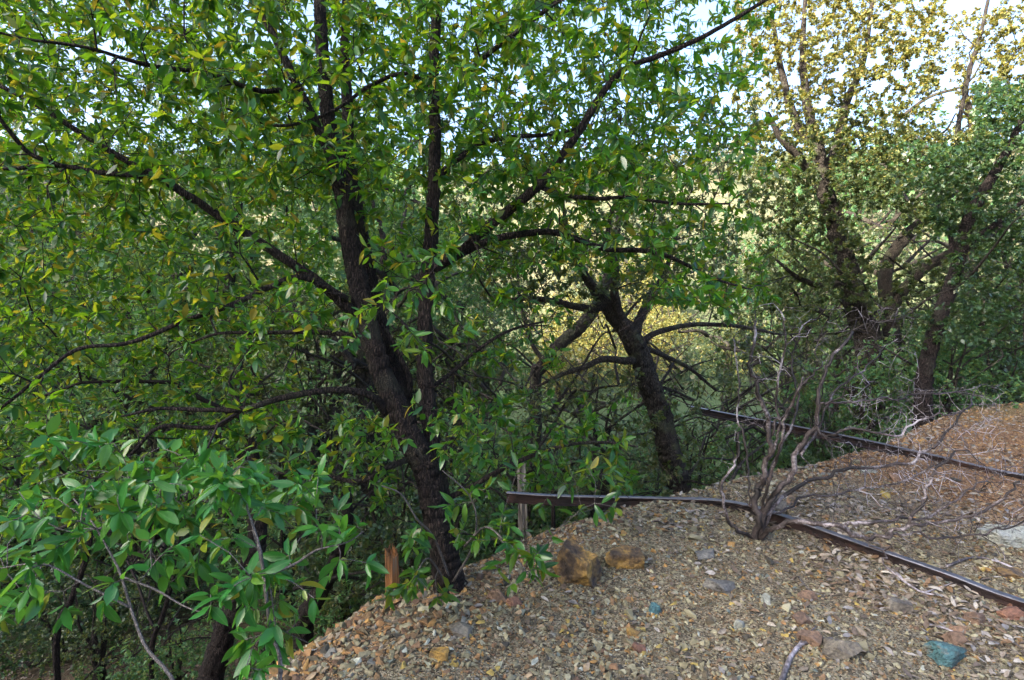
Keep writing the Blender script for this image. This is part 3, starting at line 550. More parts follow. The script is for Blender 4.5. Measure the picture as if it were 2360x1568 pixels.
made_tree('leaning_tree', 'crooked tree with ivy-green trunk leaning left behind the rail ends', (1565, 1180, 5.2), [
    ('trunk', [(1562, 1130, 5.2), (1545, 1050, 5.2), (1525, 970, 5.2), (1502, 900, 5.2), (1478, 830, 5.2), (1452, 775, 5.2), (1420, 735, 5.2), (1385, 690, 5.2), (1345, 630, 5.15), (1310, 550, 5.1), (1295, 450, 5.1)], [60, 53, 50, 48, 47, 44, 36, 26, 18, 12, 6]),
    ('branch', [(1450, 775, 5.2), (1425, 720, 5.15), (1415, 660, 5.1), (1418, 610, 5.1), (1400, 560, 5.1), (1410, 480, 5.1)], [30, 24, 20, 18, 14, 8]),
    ('branch', [(1462, 790, 5.2), (1472, 740, 5.3), (1500, 690, 5.4), (1535, 620, 5.5), (1560, 540, 5.6)], [28, 23, 19, 13, 6]),
    ('branch', [(1395, 700, 5.2), (1365, 712, 5.1), (1320, 705, 5.05), (1250, 690, 5.0), (1190, 690, 5.0), (1130, 700, 5.0)], [24, 20, 16, 13, 10, 6]),
    ('branch', [(1475, 830, 5.2), (1440, 832, 5.1), (1390, 828, 5.05), (1350, 845, 5.0), (1300, 862, 5.0), (1240, 890, 5.0)], [22, 18, 15, 13, 10, 6]),
    ('branch', [(1475, 790, 5.2), (1520, 765, 5.3), (1600, 748, 5.4), (1700, 752, 5.5), (1790, 770, 5.6)], [18, 14, 11, 9, 6]),
    ('branch', [(1480, 800, 5.2), (1530, 820, 5.3), (1590, 850, 5.4), (1650, 900, 5.5)], [14, 11, 9, 6])],
    [(1080, 1700, 520, 700, 4.6, 6.4, 420), (1120, 1400, 670, 760, 4.6, 5.6, 14), (1640, 1850, 690, 900, 5.0, 6.5, 60), (1180, 1380, 880, 980, 4.8, 5.6, 26), (1420, 1620, 860, 1120, 4.9, 5.6, 50), (1000, 1750, 230, 520, 4.6, 6.8, 420)],
    'leaf_small', 'bark_grey', 31, 0.046, 20, w=1.2, reach=0.45)
made_tree('far_leaning_tree', 'slim pale trunk slanting right behind the leaning tree branch', (1235, 930, 7.5), [
    ('trunk', [(1235, 900, 7.5), (1245, 850, 7.5), (1285, 800, 7.5), (1335, 755, 7.5), (1375, 705, 7.5), (1400, 640, 7.5), (1420, 540, 7.6), (1440, 400, 7.7)], [26, 26, 28, 28, 26, 22, 16, 8]),
    ('branch', [(1255, 835, 7.5), (1225, 790, 7.5), (1200, 700, 7.5), (1190, 600, 7.5)], [12, 10, 8, 5])],
    [(1130, 1520, 380, 680, 6.8, 8.4, 150)], 'leaf_small', 'bark_grey', 32, 0.06, 20, w=1.2, reach=0.4)
made_tree('tall_oak', 'tall many-stemmed oak with sunlit golden top at the right', (2010, 860, 8.8), [
    ('trunk', [(2000, 800, 8.8), (1985, 740, 8.8), (1965, 660, 8.8), (1945, 590, 8.8), (1920, 500, 8.8), (1895, 420, 8.8), (1885, 340, 8.8), (1860, 240, 8.9), (1850, 120, 9.0), (1860, -60, 9.1)], [54, 50, 46, 42, 36, 32, 25, 19, 13, 6]),
    ('stem', [(2055, 800, 8.9), (2052, 730, 8.9), (2040, 660, 8.9), (2048, 600, 8.9), (2075, 560, 8.9), (2110, 525, 9.0), (2165, 480, 9.1), (2200, 400, 9.2), (2210, 280, 9.3), (2240, 150, 9.4)], [36, 34, 30, 28, 27, 25, 20, 15, 10, 5]),
    ('stem', [(2060, 700, 8.9), (2090, 660, 8.8), (2135, 615, 8.7), (2200, 580, 8.6), (2260, 560, 8.5), (2330, 500, 8.4)], [27, 25, 23, 20, 16, 9]),
    ('branch', [(1900, 440, 8.8), (1870, 400, 8.7), (1840, 360, 8.6), (1800, 320, 8.5), (1770, 260, 8.4)], [26, 22, 18, 15, 8]),
    ('branch', [(1893, 410, 8.8), (1930, 340, 8.9), (1950, 240, 9.0), (1990, 140, 9.2), (2010, 0, 9.3)], [26, 22, 18, 12, 8]),
    ('branch', [(1885, 350, 8.8), (1830, 270, 8.9), (1800, 160, 9.0), (1780, 40, 9.0)], [22, 18, 13, 8]),
    ('branch', [(1960, 640, 8.8), (1900, 660, 8.6), (1840, 640, 8.5), (1790, 600, 8.4)], [18, 15, 11, 6])],
    [(1690, 2180, -60, 330, 7.8, 10.4, 1150), (1720, 2080, 300, 480, 7.8, 9.8, 520), (1720, 2010, 480, 720, 7.8, 9.6, 360), (2060, 2280, 300, 540, 8.0, 9.8, 420), (2020, 2330, 600, 760, 7.8, 9.2, 160), (1700, 2200, -500, -60, 8.2, 10.5, 120)],
    'leaf_sun_gold', 'bark_grey', 33, 0.046, 66, kr=0.007, reach=0.7, w=1.2, extra=(4.0, 0.6, 'leaf_small'))  # lower leaves turn olive below the sun line, shade put into their colour
made_tree('slender_tree', 'slender sun-gilded tree against the blue sky near the right edge', (2235, 900, 12.5), [
    ('trunk', [(2232, 800, 12.5), (2235, 600, 12.5), (2250, 400, 12.5), (2240, 280, 12.5), (2225, 200, 12.5), (2260, 80, 12.6), (2290, -60, 12.7)], [20, 18, 16, 14, 11, 8, 4]),
    ('branch', [(2240, 270, 12.5), (2290, 200, 12.5), (2340, 120, 12.5)], [12, 9, 5])],
    [(2190, 2330, 20, 420, 11.8, 13.2, 330), (2300, 2440, -60, 320, 11.6, 13.4, 330)], 'leaf_sun_gold', 'bark_grey', 34, 0.052, 60, kr=0.007, reach=0.6, w=1.2)
made_tree('dark_tree', 'dark evergreen tree with dense glossy leaves at the right edge', (2130, 940, 6.8), [
    ('trunk', [(2130, 880, 6.8), (2150, 780, 6.8), (2185, 680, 6.8), (2215, 580, 6.8), (2235, 500, 6.8), (2280, 420, 6.8), (2330, 330, 6.8), (2370, 240, 6.8)], [34, 30, 28, 26, 24, 20, 14, 8]),
    ('branch', [(2220, 570, 6.8), (2290, 520, 6.7), (2350, 470, 6.6), (2420, 430, 6.5)], [16, 13, 10, 6]),
    ('branch', [(2200, 620, 6.8), (2190, 540, 6.9), (2160, 470, 7.0), (2150, 400, 7.0)], [14, 11, 8, 5])],
    [(2140, 2450, 330, 560, 6.2, 7.8, 620), (2240, 2450, 190, 340, 6.2, 7.8, 300), (2180, 2450, 560, 800, 6.2, 7.6, 300), (2080, 2200, 700, 820, 6.4, 7.4, 40), (2060, 2180, 330, 480, 6.6, 7.6, 40)],
    'leaf_dark', 'bark', 35, 0.055, 18, w=1.25, reach=0.5)

# ------------------------------------------------------------------ woods beyond the bank: prototypes and copies
def proto_tree(name, seed, h, r, n, leaf, wood='bark_grey', size=0.085, per=17, stems=2, low=0.3, tops=None):
    rng = np.random.default_rng(seed); root = empty(name); sc = []
    for s in range(stems):
        a = rng.uniform(0, 6.28); ln = rng.uniform(0.1, 0.35) * (1 if stems > 1 else 0.5)
        z = np.linspace(-0.15, h * rng.uniform(0.75, 0.92), 7)
        P = np.stack([np.cos(a) * ln * (z / h) * r + rng.normal(size=7) * 0.05 * h * 0.25, np.sin(a) * ln * (z / h) * r + rng.normal(size=7) * 0.05 * h * 0.25, z], -1); P[0, :2] *= 0.2
        sc.append(add_limb('trunk' if s == 0 else 'stem', P, np.linspace(0.02 * h, 0.004 * h, 7), M[wood], root, rng, 8))
        for q in range(5):
            i = rng.integers(6, 30); p = sc[-1][0][min(i, len(sc[-1][0]) - 1)]; b = rng.uniform(0, 6.28)
            d = np.array([math.cos(b), math.sin(b), rng.uniform(0.2, 0.9)]) * r * rng.uniform(0.5, 0.8)
            PB = np.array([p, p + d * 0.4 + [0, 0, 0.05], p + d * 0.75 + rng.normal(size=3) * 0.1, p + d])
            sc.append(add_limb('branch', PB, [0.008 * h, 0.006 * h, 0.004 * h, 0.002 * h], M[wood], root, rng, 6))
    # clumped crown
    nc = 16; C = norm(rng.normal(size=(nc, 3))) * rng.uniform(0.35, 0.85, (nc, 1))
    T = C[rng.integers(nc, size=n)] + rng.normal(size=(n, 3)) * 0.23
    T = T * np.array([r, r, h * (1 - low) / 2]) + np.array([0, 0, h * (low + (1 - low) / 2)])
    T = T[T[:, 2] > 0.1]
    tw = grow(rng, sc, T, pen=0.2, jit=0.08, seg=0.2, kr=0.010, r0=0.003, maxlen=5)
    g = Geo()
    for P, R in tw: tube(g, P, R, 3, cap=False)
    part('twigs', g, M['twig'], root, 'stuff')
    fr = leaf_frames(rng, tw, per, size, reach=0.35); g = Geo(); leaf_geo(g, fr, rng, 1.4, True); part('crown', g, M[leaf], root, 'stuff')
    return root
PROTO = {'a': proto_tree('valley_oak', 41, 6.4, 2.3, 760, 'leaf_shade', stems=3),
         'b': proto_tree('valley_oak', 42, 7.6, 1.9, 720, 'leaf_shade', stems=2, low=0.35),
         'c': proto_tree('olive_oak', 43, 5.6, 2.0, 720, 'leaf_small', stems=3, size=0.075),
         's': proto_tree('understory_bush', 44, 2.0, 1.2, 330, 'leaf_shade', stems=4, low=0.0, size=0.058, per=20),
         't': proto_tree('understory_bush', 45, 1.6, 1.1, 300, 'leaf_dark', stems=4, low=0.0, size=0.055, per=20),
         'g': proto_tree('golden_bush', 47, 4.2, 2.0, 520, 'leaf_sun_gold', stems=4, low=0.05, size=0.10, per=16),
         'u': proto_tree('understory_bush', 46, 2.4, 1.3, 330, 'leaf_small', stems=5, low=0.0, size=0.052, per=16)}
ORD = ['first', 'second', 'third', 'fourth', 'fifth', 'sixth', 'seventh', 'eighth', 'ninth', 'tenth', 'eleventh', 'twelfth', 'thirteenth', 'fourteenth', 'fifteenth', 'sixteenth', 'seventeenth', 'eighteenth', 'nineteenth', 'twentieth',
       'twenty-first', 'twenty-second', 'twenty-third', 'twenty-fourth', 'twenty-fifth', 'twenty-sixth', 'twenty-seventh', 'twenty-eighth', 'twenty-ninth', 'thirtieth', 'thirty-first', 'thirty-second', 'thirty-third', 'thirty-fourth', 'thirty-fifth', 'thirty-sixth', 'thirty-seventh', 'thirty-eighth', 'thirty-ninth', 'fortieth', 'forty-first', 'forty-second', 'forty-third', 'forty-fourth', 'forty-fifth', 'forty-sixth', 'forty-seventh', 'forty-eighth', 'forty-ninth', 'fiftieth']
used = set()
def scatter(spots, desc, cat, group, rng):
    spots = sorted(spots, key=lambda s: s[1] / s[2])
    for i, (k, x, y, sc) in enumerate(spots):
        o = PROTO[k] if k not in used else copy_tree(PROTO[k]); used.add(k)
        o.location = (x, y, gz(x, y) - 0.05); o.rotation_euler = (0, 0, rng.uniform(0, 6.28)); o.scale = (sc * rng.uniform(0.92, 1.1), sc * rng.uniform(0.92, 1.1), sc)
        tag(o, f'{desc[k]}, {ORD[i]} from the left', cat, group)
prng = np.random.default_rng(77)
trees = [('a', -5.2, 7.6, 0.72), ('b', -8.5, 9.5, 0.85), ('a', -11.5, 12, 1.05), ('c', -3.4, 9.8, 0.95), ('b', -6.4, 13.5, 1.0), ('a', -15, 17, 1.25), ('c', -1.3, 11.5, 0.95), ('b', -3.8, 17.5, 1.1), ('a', -9.5, 20, 1.3),
         ('a', -0.9, 18, 0.8), ('c', 6.4, 12.5, 0.95), ('a', 8.2, 16, 1.0), ('c', 8.0, 12.0, 0.75), ('b', 13.5, 15.5, 0.9), ('a', 13, 11.5, 0.8), ('c', 17, 19, 1.0), ('b', -20, 24, 1.4), ('a', -1.5, 27, 0.9), ('c', 9, 24, 0.8), ('b', 22, 22, 1.0), ('c', -13, 8.6, 0.9),
         ('b', -2.6, 10.5, 1.2), ('b', -5.6, 11, 1.3), ('a', -8.2, 13.5, 1.45), ('b', -2.0, 14.5, 1.25), ('a', -12.5, 15.5, 1.6), ('b', -3.4, 19.5, 1.35), ('b', -5, 21, 1.7), ('a', -2.4, 22, 1.5), ('c', 10.2, 18.5, 1.5), ('b', 11.5, 20, 1.5), ('a', 16.5, 15.5, 1.2), ('c', 10.4, 13.0, 1.0), ('b', -17, 12.5, 1.3)]
scatter(trees, {'a': 'bushy green oak standing in the shaded valley', 'b': 'taller green oak standing in the shaded valley', 'c': 'fine-leaved olive oak standing in the shaded valley'}, 'tree', 'trees in the valley behind', prng)
bushes = [('s', -2.9, 7.0, 0.9), ('s', -3.3, 5.3, 0.5), ('t', -2.3, 5.1, 0.45), ('u', -4.3, 5.6, 0.6), ('s', -1.9, 6.2, 0.65), ('t', -5.2, 6.2, 0.8), ('t', -4.6, 7.6, 0.9), ('u', -1.2, 5.9, 0.9), ('s', -6.0, 8.0, 1.1), ('t', -0.6, 5.0, 0.8), ('s', 0.1, 6.2, 1.05), ('u', 0.9, 5.9, 0.85), ('s', 1.2, 7.3, 0.95), ('t', 0.5, 7.6, 1.2), ('u', 2.6, 8.2, 0.85), ('s', 3.4, 8.1, 0.8),
          ('t', 4.2, 7.6, 0.75), ('s', 4.9, 7.9, 1.0), ('u', 4.6, 9.2, 1.1), ('s', 6.2, 8.4, 1.0), ('t', 6.8, 7.9, 0.9), ('s', 7.6, 8.9, 1.15), ('u', 8.6, 10, 1.2), ('s', -6.6, 6.4, 1.1), ('t', -2.2, 7.6, 1.25), ('s', -8.2, 7.4, 1.3), ('u', -5.8, 9, 1.3), ('s', 3.6, 10, 1.1), ('t', 1.9, 9.4, 0.8), ('s', -0.6, 8.8, 1.3), ('u', 6.0, 10.5, 1.2), ('s', 5.6, 7.25, 0.7),
          ('s', -4.4, 10.6, 1.5), ('u', -7.4, 11.4, 1.6), ('s', -10, 10.4, 1.6), ('t', -1.8, 13.6, 1.6), ('s', 0.5, 11.0, 1.4), ('s', 2.6, 13.2, 1.0), ('u', -5.2, 16, 1.9), ('s', -9, 15.5, 2.0), ('s', 1.2, 15.5, 1.1), ('t', -13, 20, 2.2), ('s', 4.6, 17, 1.1)]
scatter(bushes, {'s': 'green leafy bush growing below the bank', 't': 'dark green bush growing below the bank', 'u': 'thin olive bush growing below the bank'}, 'bush', 'bushes below the bank', prng)

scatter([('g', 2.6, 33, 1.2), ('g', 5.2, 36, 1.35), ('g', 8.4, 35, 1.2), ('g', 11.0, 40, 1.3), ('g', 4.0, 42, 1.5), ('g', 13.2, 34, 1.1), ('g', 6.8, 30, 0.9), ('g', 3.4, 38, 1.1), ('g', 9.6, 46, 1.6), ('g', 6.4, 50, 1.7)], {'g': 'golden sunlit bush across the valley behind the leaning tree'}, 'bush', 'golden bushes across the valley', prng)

# trunks in the hollow at lower left
def bare_trunk(name, label, pts, wd, mat, seed):
    rng = np.random.default_rng(seed); P = pth(*pts); b = P[0].copy(); z = gz(b[0], b[1]) - 0.1
    root = empty(name, (b[0], b[1], z)); tag(root, label, 'tree')
    P = np.vstack([[b[0] - 0.02, b[1], z], P]) if P[0, 2] > z + 0.15 else P
    wd = [wd[0]] * (len(P) - len(wd)) + list(wd); Ys = [pts[0][2]] * (len(P) - len(pts)) + [p[2] for p in pts]
    sc = [add_limb('trunk', P, [w * y / F / 2 for w, y in zip(wd, Ys)], M[mat], root, rng, 12)]
    T = np.array([P[-1] + rng.normal(size=3) * np.array([0.9, 0.7, 0.5]) + [0, 0, 0.5] for _ in range(90)])
    tw = grow(rng, sc, T, maxlen=3); g = Geo()
    for p, r in tw: tube(g, p, r, 4, cap=False)
    d = np.array(root.location); shift(g, d); part('twigs', g, M['twig'], root, 'stuff')
    g = Geo(); leaf_geo(g, leaf_frames(rng, tw, 9, 0.06), rng); shift(g, d); part('crown', g, M['leaf_shade'], root, 'stuff')
bare_trunk('young_oak', 'dark slanting trunk in the hollow behind the sapling', [(482, 1580, 4.1), (520, 1450, 4.1), (560, 1350, 4.1), (588, 1260, 4.1), (598, 1160, 4.15), (585, 1060, 4.2), (560, 960, 4.3)], [56, 50, 46, 44, 38, 30, 18], 'bark', 51)
bare_trunk('young_oak', 'second dark trunk in the hollow, right of the slanting one', [(700, 1440, 5.0), (735, 1370, 5.0), (775, 1290, 5.0), (800, 1200, 5.0), (790, 1080, 5.1)], [44, 40, 34, 28, 16], 'bark', 52)
bare_trunk('young_oak', 'thin dark trunk in the hollow near the left edge', [(130, 1480, 4.6), (165, 1380, 4.6), (205, 1260, 4.6), (215, 1120, 4.7)], [14, 13, 11, 7], 'bark', 53)
bare_trunk('young_oak', 'thinnest dark trunk in the hollow, left of the slanting one', [(350, 1500, 5.0), (375, 1420, 5.0), (400, 1330, 5.0), (420, 1200, 5.1)], [11, 10, 8, 5], 'bark', 54)

# ------------------------------------------------------------------ far wood on the sunlit slope
def far_wood():
    rng = np.random.default_rng(61); g = Geo(); O = []; Zs = []; ws = []
    for k in range(620):
        y = 30 * (4.6 ** (rng.random() ** 0.8)); x = rng.uniform(-1.15, 1.15) * y
        s = rng.uniform(1.6, 4.0) * (1 if y > 44 else 0.7); n = 130; z = gz(x, y)
        c = norm(rng.normal(size=(9, 3))) * 0.6; p = c[rng.integers(9, size=n)] + rng.normal(size=(n, 3)) * 0.26
        O.append(p * np.array([s * 0.6, s * 0.6, s * 0.7]) + np.array([x, y, z + s * 0.55])); Zs.append(np.full(n, 0.085 * s + 0.0035 * y) * rng.uniform(0.6, 1.3, n))
    O = np.vstack(O); n = len(O); A = norm(rng.normal(size=(n, 3))); up = rng.normal(size=(n, 3)); Nn = norm(up - A * np.sum(up * A, 1, keepdims=True))
    leaf_geo(g, (O, A, Nn, np.cross(A, Nn), np.concatenate(Zs)), rng, 2.0, True)
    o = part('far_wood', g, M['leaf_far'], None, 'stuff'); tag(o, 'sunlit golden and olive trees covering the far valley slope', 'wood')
far_wood()

# ------------------------------------------------------------------ rails
def mat_rail(nm='rusted rail steel', met=0.35, rg=0.45):
    m, nt, N, L, b = new_mat(nm)
    tc = N.new('ShaderNodeTexCoord'); n1 = N.new('ShaderNodeTexNoise'); n1.inputs['Scale'].default_value = 30; n1.inputs['Detail'].default_value = 8; L.new(tc.outputs['Object'], n1.inputs[0])
    n2 = N.new('ShaderNodeTexNoise'); n2.inputs['Scale'].default_value = 3; n2.inputs['Detail'].default_value = 4; L.new(tc.outputs['Object'], n2.inputs[0])
    r = ramp(N, [(0.3, (0.008, 0.006, 0.007)), (0.58, (0.022, 0.016, 0.017)), (0.78, (0.085, 0.032, 0.018))] if met < 0.5 else [(0.3, (0.10, 0.105, 0.12)), (0.6, (0.17, 0.175, 0.20)), (0.8, (0.12, 0.07, 0.05))]); L.new(n1.outputs[0], r.inputs[0])
    r2 = ramp(N, [(0.45, (0.015, 0.012, 0.014)), (0.7, (0.09, 0.036, 0.02))]); L.new(n2.outputs[0], r2.inputs[0])
    mx = N.new('ShaderNodeMixRGB'); mx.inputs[0].default_value = 0.4 if met < 0.5 else 0.1; L.new(r.outputs[0], mx.inputs[1]); L.new(r2.outputs[0], mx.inputs[2]); L.new(mx.outputs[0], b.inputs['Base Color'])
    rr = ramp(N, [(0.3, (rg,) * 3), (0.7, (rg + 0.35,) * 3)]); L.new(n1.outputs[0], rr.inputs[0]); L.new(rr.outputs[0], b.inputs['Roughness']); b.inputs['Metallic'].default_value = met
    bp = N.new('ShaderNodeBump'); bp.inputs['Strength'].default_value = 0.35; bp.inputs['Distance'].default_value = 0.004; L.new(n1.outputs[0], bp.inputs['Height']); L.new(bp.outputs[0], b.inputs['Normal'])
    return m
M['rail'] = mat_rail()
M['rail_head'] = mat_rail('worn sky-tinted rail head', 0.75, 0.30)  # worn steel top, with the sky's blue sheen put into its colour
PROF = np.array([(-.036, 0), (.036, 0), (.036, .007), (.008, .014), (.006, .050), (.019, .056), (.021, .072), (.017, .077), (-.017, .077), (-.021, .072), (-.019, .056), (-.006, .050), (-.008, .014), (-.036, .007)])
def rail(label, pts):
    P = spline(np.array(pts, float), 14); n = len(P); T = norm(np.gradient(P, axis=0)); Sd = norm(np.cross(T, [0, 0, 1.0])); U = np.cross(Sd, T)
    k = len(PROF); V = P[:, None] + PROF[None, :, 0:1] * Sd[:, None] + (PROF[None, :, 1:2] - 0.077) * U[:, None]
    i = np.arange(n - 1)[:, None] * k; j = np.arange(k)[None]
    Q = np.stack([i + j, i + (j + 1) % k, i + k + (j + 1) % k, i + k + j], -1).reshape(-1, 4)
    V = V.reshape(-1, 3); g = Geo()
    def capf(o, flip):
        tris = [(0, 1, 2), (0, 2, 13), (13, 2, 3), (13, 3, 12), (12, 3, 4), (12, 4, 11), (11, 4, 5), (11, 5, 10), (10, 5, 6), (10, 6, 9), (9, 6, 7), (9, 7, 8)]
        return [tuple(o + q for q in (t[::-1] if flip else t)) for t in tris]
    g.add(V, Q, capf(0, False) + capf((n - 1) * k, True))
    o = part('rail', g, M['rail'], None, smooth=False); o.data.materials.append(M['rail_head'])
    mi = np.zeros(len(o.data.polygons), np.int32); mi[:len(Q)] = np.where(np.isin(np.arange(len(Q)) % k, (6, 7, 8)), 1, 0); o.data.polygons.foreach_set('material_index', mi); tag(o, label, 'rail', 'old mine rails')
    return P
r1 = [np.array([3.35, 1.05, 0.125]), np.array([2.72, 1.95, 0.125]), at(2360, 1384, 2.56), at(2180, 1318, 2.83), at(2000, 1256, 3.12), at(1870, 1210, 3.38), at(1760, 1172, 3.66), at(1660, 1152, 3.92), at(1540, 1147, 4.12), at(1400, 1144, 4.3), at(1280, 1141, 4.44), at(1168, 1134, 4.55)]
r2 = [np.array([5.2, 2.2, 0.19]), np.array([4.5, 3.3, 0.18]), at(2360, 1094, 4.27), at(2160, 1050, 4.78), at(1950, 1004, 5.45), at(1740, 964, 6.15), at(1592, 936, 6.8)]
R1 = rail('near bent rusty rail running from lower right past the bare shrub', r1)
R2 = rail('far straight rusty rail jutting out over the edge of the bank', r2)

# ------------------------------------------------------------------ bare shrub
def shrub():
    rng = np.random.default_rng(71); b = at(1745, 1250, 3.36); b[2] = gz(b[0], b[1]) - 0.04
    root = empty('dead_shrub', b); tag(root, 'leafless silver-grey shrub with tangled twigs sprawling over the near rail', 'shrub'); sc = []
    def st(pts, w0, w1):
        P = pth(*pts); sc.append(add_limb('branch', P, np.linspace(w0 * 0.52, w1 * 0.8, len(P)) * 3.3 / F / 2, M['silver'], root, rng, 8, 0.12, kink=0.005))
    st([(1742, 1262, 3.36), (1745, 1200, 3.35), (1752, 1130, 3.36), (1765, 1070, 3.38), (1778, 1005, 3.4), (1768, 945, 3.42), (1740, 885, 3.44), (1733, 820, 3.46), (1742, 740, 3.5)], 34, 8)
    st([(1750, 1255, 3.36), (1760, 1190, 3.34), (1795, 1120, 3.32), (1845, 1050, 3.3), (1880, 975, 3.3), (1890, 900, 3.32), (1915, 830, 3.36), (1965, 765, 3.4)], 34, 7)
    st([(1755, 1240, 3.36), (1790, 1160, 3.38), (1850, 1112, 3.4), (1950, 1085, 3.42), (2050, 1072, 3.44), (2130, 1045, 3.46), (2190, 990, 3.5), (2240, 930, 3.55)], 22, 6)
    st([(1752, 1240, 3.34), (1800, 1212, 3.2), (1870, 1206, 3.1), (1930, 1212, 3.04), (1985, 1240, 3.0), (2040, 1232, 3.0), (2090, 1214, 2.98), (2200, 1198, 2.95), (2290, 1165, 2.92), (2350, 1110, 2.9)], 24, 6)
    st([(1920, 1208, 3.05), (1970, 1205, 3.02), (2050, 1198, 3.05), (2130, 1195, 3.08), (2200, 1150, 3.1), (2270, 1110, 3.12)], 15, 5)
    st([(1742, 1255, 3.36), (1705, 1225, 3.34), (1672, 1185, 3.34), (1668, 1120, 3.36), (1695, 1070, 3.38), (1702, 1000, 3.4)], 18, 6)
    st([(1778, 1005, 3.4), (1810, 950, 3.38), (1850, 890, 3.38), (1895, 845, 3.4)], 12, 5)
    st([(1888, 930, 3.3), (1950, 925, 3.3), (2030, 925, 3.35), (2110, 910, 3.4), (2220, 900, 3.45)], 12, 4)
    st([(1990, 1240, 3.0), (2030, 1275, 2.95), (2060, 1320, 2.88), (2110, 1345, 2.8)], 8, 4)
    st([(1755, 1200, 3.36), (1768, 1120, 3.3), (1800, 1040, 3.2), (1812, 960, 3.1), (1850, 870, 3.0)], 16, 5)
    st([(1750, 1230, 3.36), (1730, 1150, 3.42), (1722, 1060, 3.5), (1700, 960, 3.6), (1705, 860, 3.7), (1690, 780, 3.75)], 12, 4)
    st([(1765, 1070, 3.38), (1790, 980, 3.3), (1788, 880, 3.25), (1810, 800, 3.2), (1800, 720, 3.2)], 13, 4)
    st([(1880, 975, 3.3), (1900, 1010, 3.2), (1960, 990, 3.15), (2060, 1000, 3.1), (2150, 960, 3.1), (2230, 950, 3.1)], 12, 4)
    st([(1845, 1050, 3.3), (1900, 960, 3.45), (1930, 900, 3.5), (1990, 850, 3.6), (2040, 800, 3.7)], 13, 4)
    st([(1752, 1130, 3.36), (1800, 1030, 3.5), (1835, 930, 3.6), (1830, 830, 3.7), (1850, 750, 3.7)], 14, 5)
    st([(1760, 1190, 3.34), (1860, 1150, 3.5), (1980, 1130, 3.6), (2080, 1110, 3.6), (2180, 1060, 3.6)], 12, 4)
    st([(2040, 1232, 3.0), (2100, 1240, 2.98), (2200, 1235, 2.96), (2300, 1225, 2.9), (2370, 1190, 2.86)], 11, 4)
    st([(2090, 1214, 2.98), (2130, 1150, 3.0), (2160, 1090, 3.02), (2200, 1040, 3.05)], 14, 5)
    def zone(a, b_, c, d, y0, y1, n): return np.array([at(rng.uniform(a, b_), rng.uniform(c, d), rng.uniform(y0, y1)) for _ in range(n)])
    T = np.vstack([zone(1690, 2120, 700, 1020, 3.1, 3.8, 480), zone(1900, 2320, 880, 1110, 3.1, 3.8, 700), zone(2050, 2380, 1060, 1230, 2.8, 3.3, 260), zone(1640, 1740, 960, 1180, 3.2, 3.6, 60), zone(1850, 2200, 1080, 1190, 3.1, 3.5, 120), zone(2000, 2330, 1190, 1300, 2.75, 3.05, 40)])
    T = T[T[:, 2] > ground(T[:, 0], T[:, 1]) + 0.03]; rng.shuffle(T)
    tw = grow(rng, sc, T, pen=0.3, jit=0.10, seg=0.06, kr=0.0075, r0=0.0020, rmin=0.0013); g = Geo(); gd = Geo()
    for i, (P, R) in enumerate(tw): tube(g if P[-1, 0] > 2.15 and i % 3 else gd, P, R, 4, cap=False)
    shift(g, b); part('twigs', g, M['silver_twig'], root, 'stuff'); shift(gd, b); part('dark_twigs', gd, M['silver'], root, 'stuff')
shrub()

# ------------------------------------------------------------------ rocks
def hull_rock(rng, npts=12, flat=0.6):
    p = norm(rng.normal(size=(npts, 3))) * rng.uniform(0.75, 1.0, (npts, 1)) * np.array([1, rng.uniform(0.6, 0.9), flat * rng.uniform(0.7, 1.2)])
    bm = bmesh.new()
    for q in p: bm.verts.new(q)
    r = bmesh.ops.convex_hull(bm, input=bm.verts)
    bmesh.ops.delete(bm, geom=[e for e in r['geom_interior'] if isinstance(e, bmesh.types.BMVert)], context='VERTS')
    bm.verts.index_update(); bmesh.ops.triangulate(bm, faces=bm.faces); bm.normal_update()
    V = np.array([v.co[:] for v in bm.verts]); T = np.array([[v.index for v in f.verts] for f in bm.faces]); bm.free(); return V, T
def big_rock_mesh(rng, dims, mat, planes=20, sub=4, nz=0.05):
    bm = bmesh.new(); bmesh.ops.create_icosphere(bm, subdivisions=sub, radius=1.0)
    V = np.array([v.co[:] for v in bm.verts]); sgn = np.ones(3)
    ax = np.vstack([np.eye(3), -np.eye(3)]) + rng.normal(size=(6, 3)) * 0.34
    N_ = np.vstack([norm(ax), norm(rng.normal(size=(planes - 6, 3)))]); D_ = np.concatenate([rng.uniform(0.5, 0.66, 6), rng.uniform(0.55, 0.92, planes - 6)])
    for n, d in zip(N_, D_):
        k = np.maximum(0, V @ n - d); V = V - k[:, None] * n * 0.97
    nv = norm(V)
    for f, a in ((3.5, nz), (9, nz * 0.7), (21, nz * 0.5), (45, nz * 0.35)):
        A = rng.normal(size=(5, 3)) * f; ph = rng.uniform(0, 6.28, 5); q = np.abs(np.sin(V @ A.T + ph)).mean(1)
        V = V - nv * ((1 - q) * a * 2)[:, None]
    V = V * (np.array(dims) / (V.max(0) - V.min(0)))
    for v, c in zip(bm.verts, V): v.co = c
    me = bpy.data.meshes.new('rock'); bm.to_mesh(me); bm.free(); me.materials.append(mat)
    return me, V
